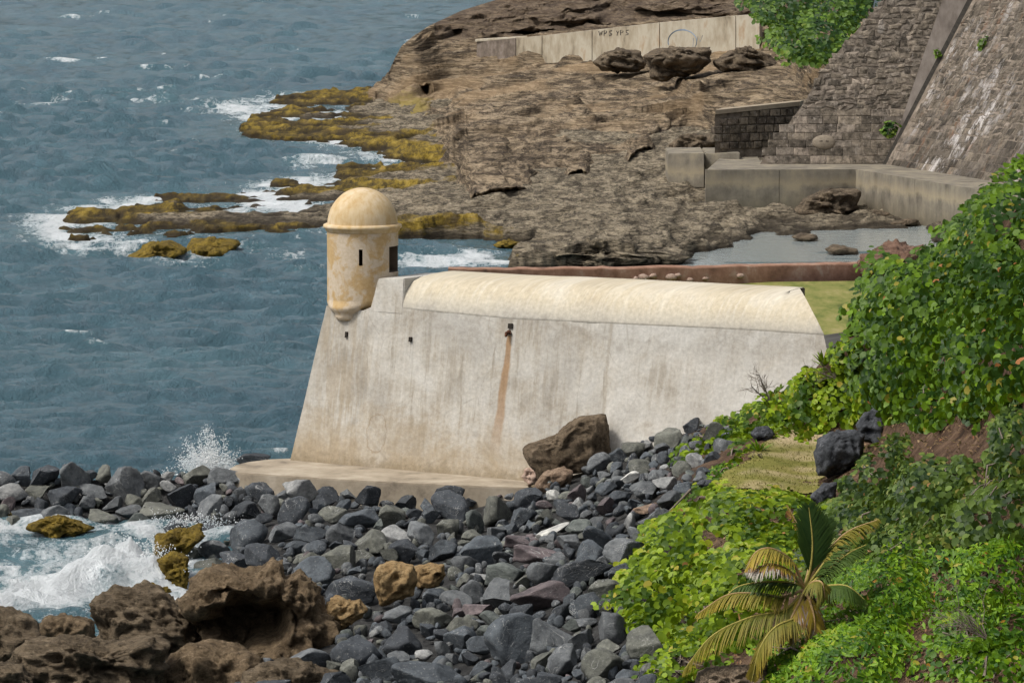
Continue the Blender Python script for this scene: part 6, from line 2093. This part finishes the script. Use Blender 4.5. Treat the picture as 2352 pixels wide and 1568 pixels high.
# ------------------------------------------------------------------ coconut palm
M_FROND = mat_leaf('palm_leaflet', (0.014, 0.045, 0.012), (0.10, 0.15, 0.022), ((0.30, 0.23, 0.06), (0.36, 0.28, 0.16)), 0.5)
M_FRONDY = mat_leaf('yellowing_leaflet', (0.10, 0.115, 0.02), (0.36, 0.26, 0.035), ((0.24, 0.12, 0.06), (0.40, 0.36, 0.31)), 0.6)
M_RACHIS = mat_plain('palm_rachis', [(0.23, 0.20, 0.045), (0.36, 0.30, 0.075)], 5, 0.6, 0.1)
M_RACHISD = mat_plain('dry_rachis', [(0.28, 0.17, 0.06), (0.42, 0.30, 0.16)], 5, 0.7, 0.1)
M_TRUNK = mat_plain('palm_trunk_fibre', [(0.06, 0.045, 0.03), (0.16, 0.12, 0.085), (0.25, 0.20, 0.15)], 7, 0.95, 0.8)
YP = float(ground_y(1860, 1440)) - 1.7
palm = thing('coconut_palm', 'young coconut palm with yellowing drooping fronds above the low patch', 'palm', at_y(1865, 1450, YP))
tk = [at_y(1885, 1470, YP + .4), at_y(1868, 1410, YP + .1), at_y(1850, 1350, YP)]
obj('trunk', mesh_np('trunk', *tube_arrays(tk, [.17, .16, .10], 12), True), M_TRUNK, palm)


def catmull(pts, n):
    p = np.vstack([2 * pts[0] - pts[1], pts, 2 * pts[-1] - pts[-2]])
    out = []
    m = len(pts) - 1
    for t in np.linspace(0, m - 1e-6, n):
        i = int(t); f = t - i
        a, b, c, d = p[i], p[i + 1], p[i + 2], p[i + 3]
        out.append(.5 * ((2 * b) + (-a + c) * f + (2 * a - 5 * b + 4 * c - d) * f * f + (-a + 3 * b - 3 * c + d) * f ** 3))
    return np.array(out)


def frond(pts, dys, leaf_len, mat, rmat, tb, seed, droop=.8, lab=None, n=46, upright=False, start=.12, dry_tip=False):
    rg = np.random.default_rng(seed)
    P = catmull(np.array([at_y(u, v, YP + dy) for (u, v), dy in zip(pts, dys)]), n)
    rad = np.linspace(.036, .009, n)
    fr_ = obj('frond', mesh_np('frond', *tube_arrays(P, rad, 6), True), rmat, palm, **({'label': lab} if lab else {}))
    tg = np.gradient(P, axis=0); tg /= np.linalg.norm(tg, axis=1)[:, None]
    Vv_, Ff, Tt = [], [], []
    for i in range(int(n * start), n):
        t = i / (n - 1)
        up = np.array([0, 0, 1.])
        s = np.cross(tg[i], up)
        if np.linalg.norm(s) < .25 or upright: s = np.array([1., .15, 0]) - tg[i] * (np.array([1., .15, 0]) @ tg[i])
        s /= np.linalg.norm(s)
        for sg in (-1, 1):
            for rep in range(2):
                L = leaf_len * (math.sin(math.pi * min(1, .18 + .80 * t)) ** .7) * rg.uniform(.82, 1.1) + .04
                d = s * sg * (.8 if not upright else .62) + tg[i] * (.75 if not upright else 1.0) + rg.normal(0, .07, 3)
                d /= np.linalg.norm(d)
                w_ = .021 * rg.uniform(.8, 1.2)
                b0 = P[i] + tg[i] * rg.uniform(-.02, .02)
                wdir = np.cross(d, np.cross(s, tg[i])); wdir /= np.linalg.norm(wdir) + 1e-6
                base = len(Vv_)
                for k, f in enumerate((0, .35, .7, 1)):
                    c = b0 + d * L * f + np.array([0, 0, -1]) * droop * L * (f ** 1.7) * (.75 if not upright else .05)
                    ww = w_ * (1 - f) ** .5 * (1 if k else .7) + .002
                    Vv_ += [c - wdir * ww, c + wdir * ww]
                    tt = tb + rg.normal(0, .07) + .10 * (f - .5)
                    if dry_tip: tt += .55 * max(0, t - .45) + .45 * f * f
                    tt = min(1.0, max(0, tt))
                    Tt += [tt, tt]
                for k in range(3):
                    Ff.append([base + 2 * k, base + 2 * k + 1, base + 2 * k + 3, base + 2 * k + 2])
    me = mesh_np('leaflets', Vv_, Ff, False, {'tint': np.array(Tt)})
    obj('leaflets', me, mat, fr_)
    return fr_


O_ = (1848, 1352)
frond([O_, (1862, 1300), (1866, 1240), (1858, 1165)], [0, 0, .05, .12], .62, M_FROND, M_RACHIS, .22, 1, .15, 'upright dark green frond', 80, True, .25)
frond([O_, (1868, 1290), (1880, 1240), (1900, 1195)], [0, .1, .25, .4], .50, M_FROND, M_RACHIS, .3, 11, .2, None, 60, True, .3)
frond([O_, (1880, 1310), (1915, 1260), (1955, 1225)], [0, 0, .1, .2], .46, M_FROND, M_RACHIS, .45, 13, .5, None, 50, False, .25)
frond([O_, (1890, 1280), (1945, 1222), (2015, 1193)], [0, .1, .2, .3], .40, M_FRONDY, M_RACHISD, .38, 2, 1.0, 'right frond with an orange tip', 46, False, .3)
frond([O_, (1900, 1310), (1950, 1270), (1990, 1250)], [0, -.1, -.1, 0], .38, M_FROND, M_RACHIS, .5, 3, .9)
frond([O_, (1820, 1290), (1775, 1260), (1738, 1266), (1714, 1305)], [0, -.1, -.3, -.4, -.45], .42, M_FRONDY, M_RACHISD, .45, 4, 1.0, 'curled yellow brown frond at the upper left', 50, False, .25, True)
frond([O_, (1815, 1312), (1770, 1294), (1725, 1312)], [0, -.25, -.5, -.6], .34, M_FRONDY, M_RACHISD, .72, 5, 1.0, 'orange frond below the curled one', 44, False, .25, True)
frond([O_, (1800, 1370), (1740, 1362), (1670, 1366), (1603, 1408)], [0, -.2, -.4, -.5, -.5], .36, M_FRONDY, M_RACHISD, .22, 6, 1.0, 'long left frond with brown drying leaflets', 56, False, .2, True)
frond([(1846, 1360), (1800, 1400), (1720, 1418), (1635, 1460), (1572, 1536)], [0, -.4, -.7, -.8, -.8], .46, M_FRONDY, M_RACHIS, .12, 7, 1.1, 'longest drooping frond reaching down left', 62, False, .15, True)
frond([(1848, 1362), (1835, 1412), (1780, 1440), (1745, 1490), (1726, 1566)], [0, -.4, -.9, -1.1, -1.15], .36, M_FRONDY, M_RACHIS, .2, 8, 1.0, 'frond hanging down to the pebbly rock', 56, False, .15, True)
frond([(1850, 1356), (1868, 1336), (1888, 1338), (1895, 1372)], [0, -.4, -.6, -.7], .34, M_FRONDY, M_RACHISD, .25, 9, 1.1, 'short arched yellow frond to the right', 36, False, .2)
frond([O_, (1895, 1345), (1945, 1345), (1985, 1375)], [0, -.3, -.6, -.7], .40, M_FROND, M_RACHIS, .5, 14, 1.0, None, 46, False, .2)
frond([O_, (1830, 1340), (1770, 1335), (1700, 1345), (1660, 1375)], [0, -.1, -.2, -.3, -.3], .34, M_FROND, M_RACHIS, .45, 15, 1.0, None, 46, False, .25)
frond([O_, (1862, 1385), (1872, 1430), (1868, 1480)], [0, -.35, -.5, -.5], .30, M_FRONDY, M_RACHISD, .93, 16, 1.2, 'dead brown frond hanging along the trunk', 40, False, .2)
frond([O_, (1835, 1385), (1815, 1425), (1808, 1465)], [0, -.35, -.55, -.6], .28, M_FRONDY, M_RACHISD, .93, 17, 1.2, 'dead brown frond hanging left of the trunk', 40, False, .2)
frond([O_, (1862, 1270), (1835, 1210), (1808, 1160)], [0, .3, .5, .6], .12, M_FRONDY, M_RACHISD, .9, 10, .6, 'thin dry spear leaning left', 30, False, .5)
# fallen grass and dry stalks on the lawn edge
rg = np.random.default_rng(77)
n_ = 2600
gu = rg.uniform(1640, 1905, n_); gv = rg.uniform(992, 1142, n_)
k_ = in_poly(gu, gv, LAWN)
G_ = ground(gu[k_], gv[k_]); G_[:, 2] += .10
m_ = len(G_)
hh_ = rg.uniform(.02, .06, m_); az = rg.uniform(0, 6.28, m_)
dx = np.stack([np.cos(az), np.sin(az), 0 * az], -1) * .012
V = np.stack([G_ - dx, G_ + dx, G_ + np.stack([rg.normal(0, .03, m_), rg.normal(0, .03, m_), hh_], -1)], 1).reshape(-1, 3)
F = np.arange(3 * m_).reshape(-1, 3)
obj('grass', mesh_np('grass', V, F, False, {'worn': np.zeros(3 * m_)}), M_GRASS, kind='stuff', label='short dry blades of grass on the little lawn')

rg = np.random.default_rng(78)
n_ = 9000
gu = rg.uniform(1560, 2360, n_); gv = rg.uniform(900, 1580, n_)
k_ = (gv > interp(TOPN, gu) + 10) & ~in_poly(gu, gv, LAWN) & ~in_poly(gu, gv, BANK)
G_ = ground(gu[k_], gv[k_]); G_[:, 2] += .05
m_ = len(G_)
V, F, t_, _ = leaf_mass(G_, rg.normal(0, .5, (m_, 3)) + np.array([0, -.4, .9]), rg.uniform(.02, .075, m_), np.clip(rg.normal(.5, .25, m_), 0, 1), rg, True)
M_LITTER = mat_leaf('dry_leaf_litter', (0.05, 0.032, 0.018), (0.26, 0.17, 0.09), ((0.30, 0.21, 0.12), (0.22, 0.09, 0.045)), .8)
obj('leaf_litter', mesh_np('leaf_litter', V, F, False, {'tint': t_}), M_LITTER, kind='stuff', label='dry fallen leaves and crumbs on the brown earth slope')

# the slope goes on beyond the right edge under the same low growth
rg = np.random.default_rng(79)
gu = rg.uniform(2400, 3600, 26000); gv = interp(TOPN, gu) + rg.uniform(-6, 1, 26000) ** 1 + (1640 - interp(TOPN, gu)) * rg.random(26000)
G_ = ground(gu, gv)
G_ = G_ + np.array([0, -.2, .2]) + rg.normal(0, .16, G_.shape) + .25 * fbm(G_ / 1.2, 3, 5)[:, None]
V, F, t_, _ = leaf_mass(G_, rg.normal(0, .5, G_.shape) + np.array([0, -.4, .8]), rg.uniform(.06, .12, len(G_)), np.clip(rg.normal(.45, .22, len(G_)), 0, .93), rg)
obj('ground_cover', mesh_np('ground_cover', V, F, False, {'tint': t_}), M_SEAG, kind='stuff', label='leafy cover on the slope past the right edge')
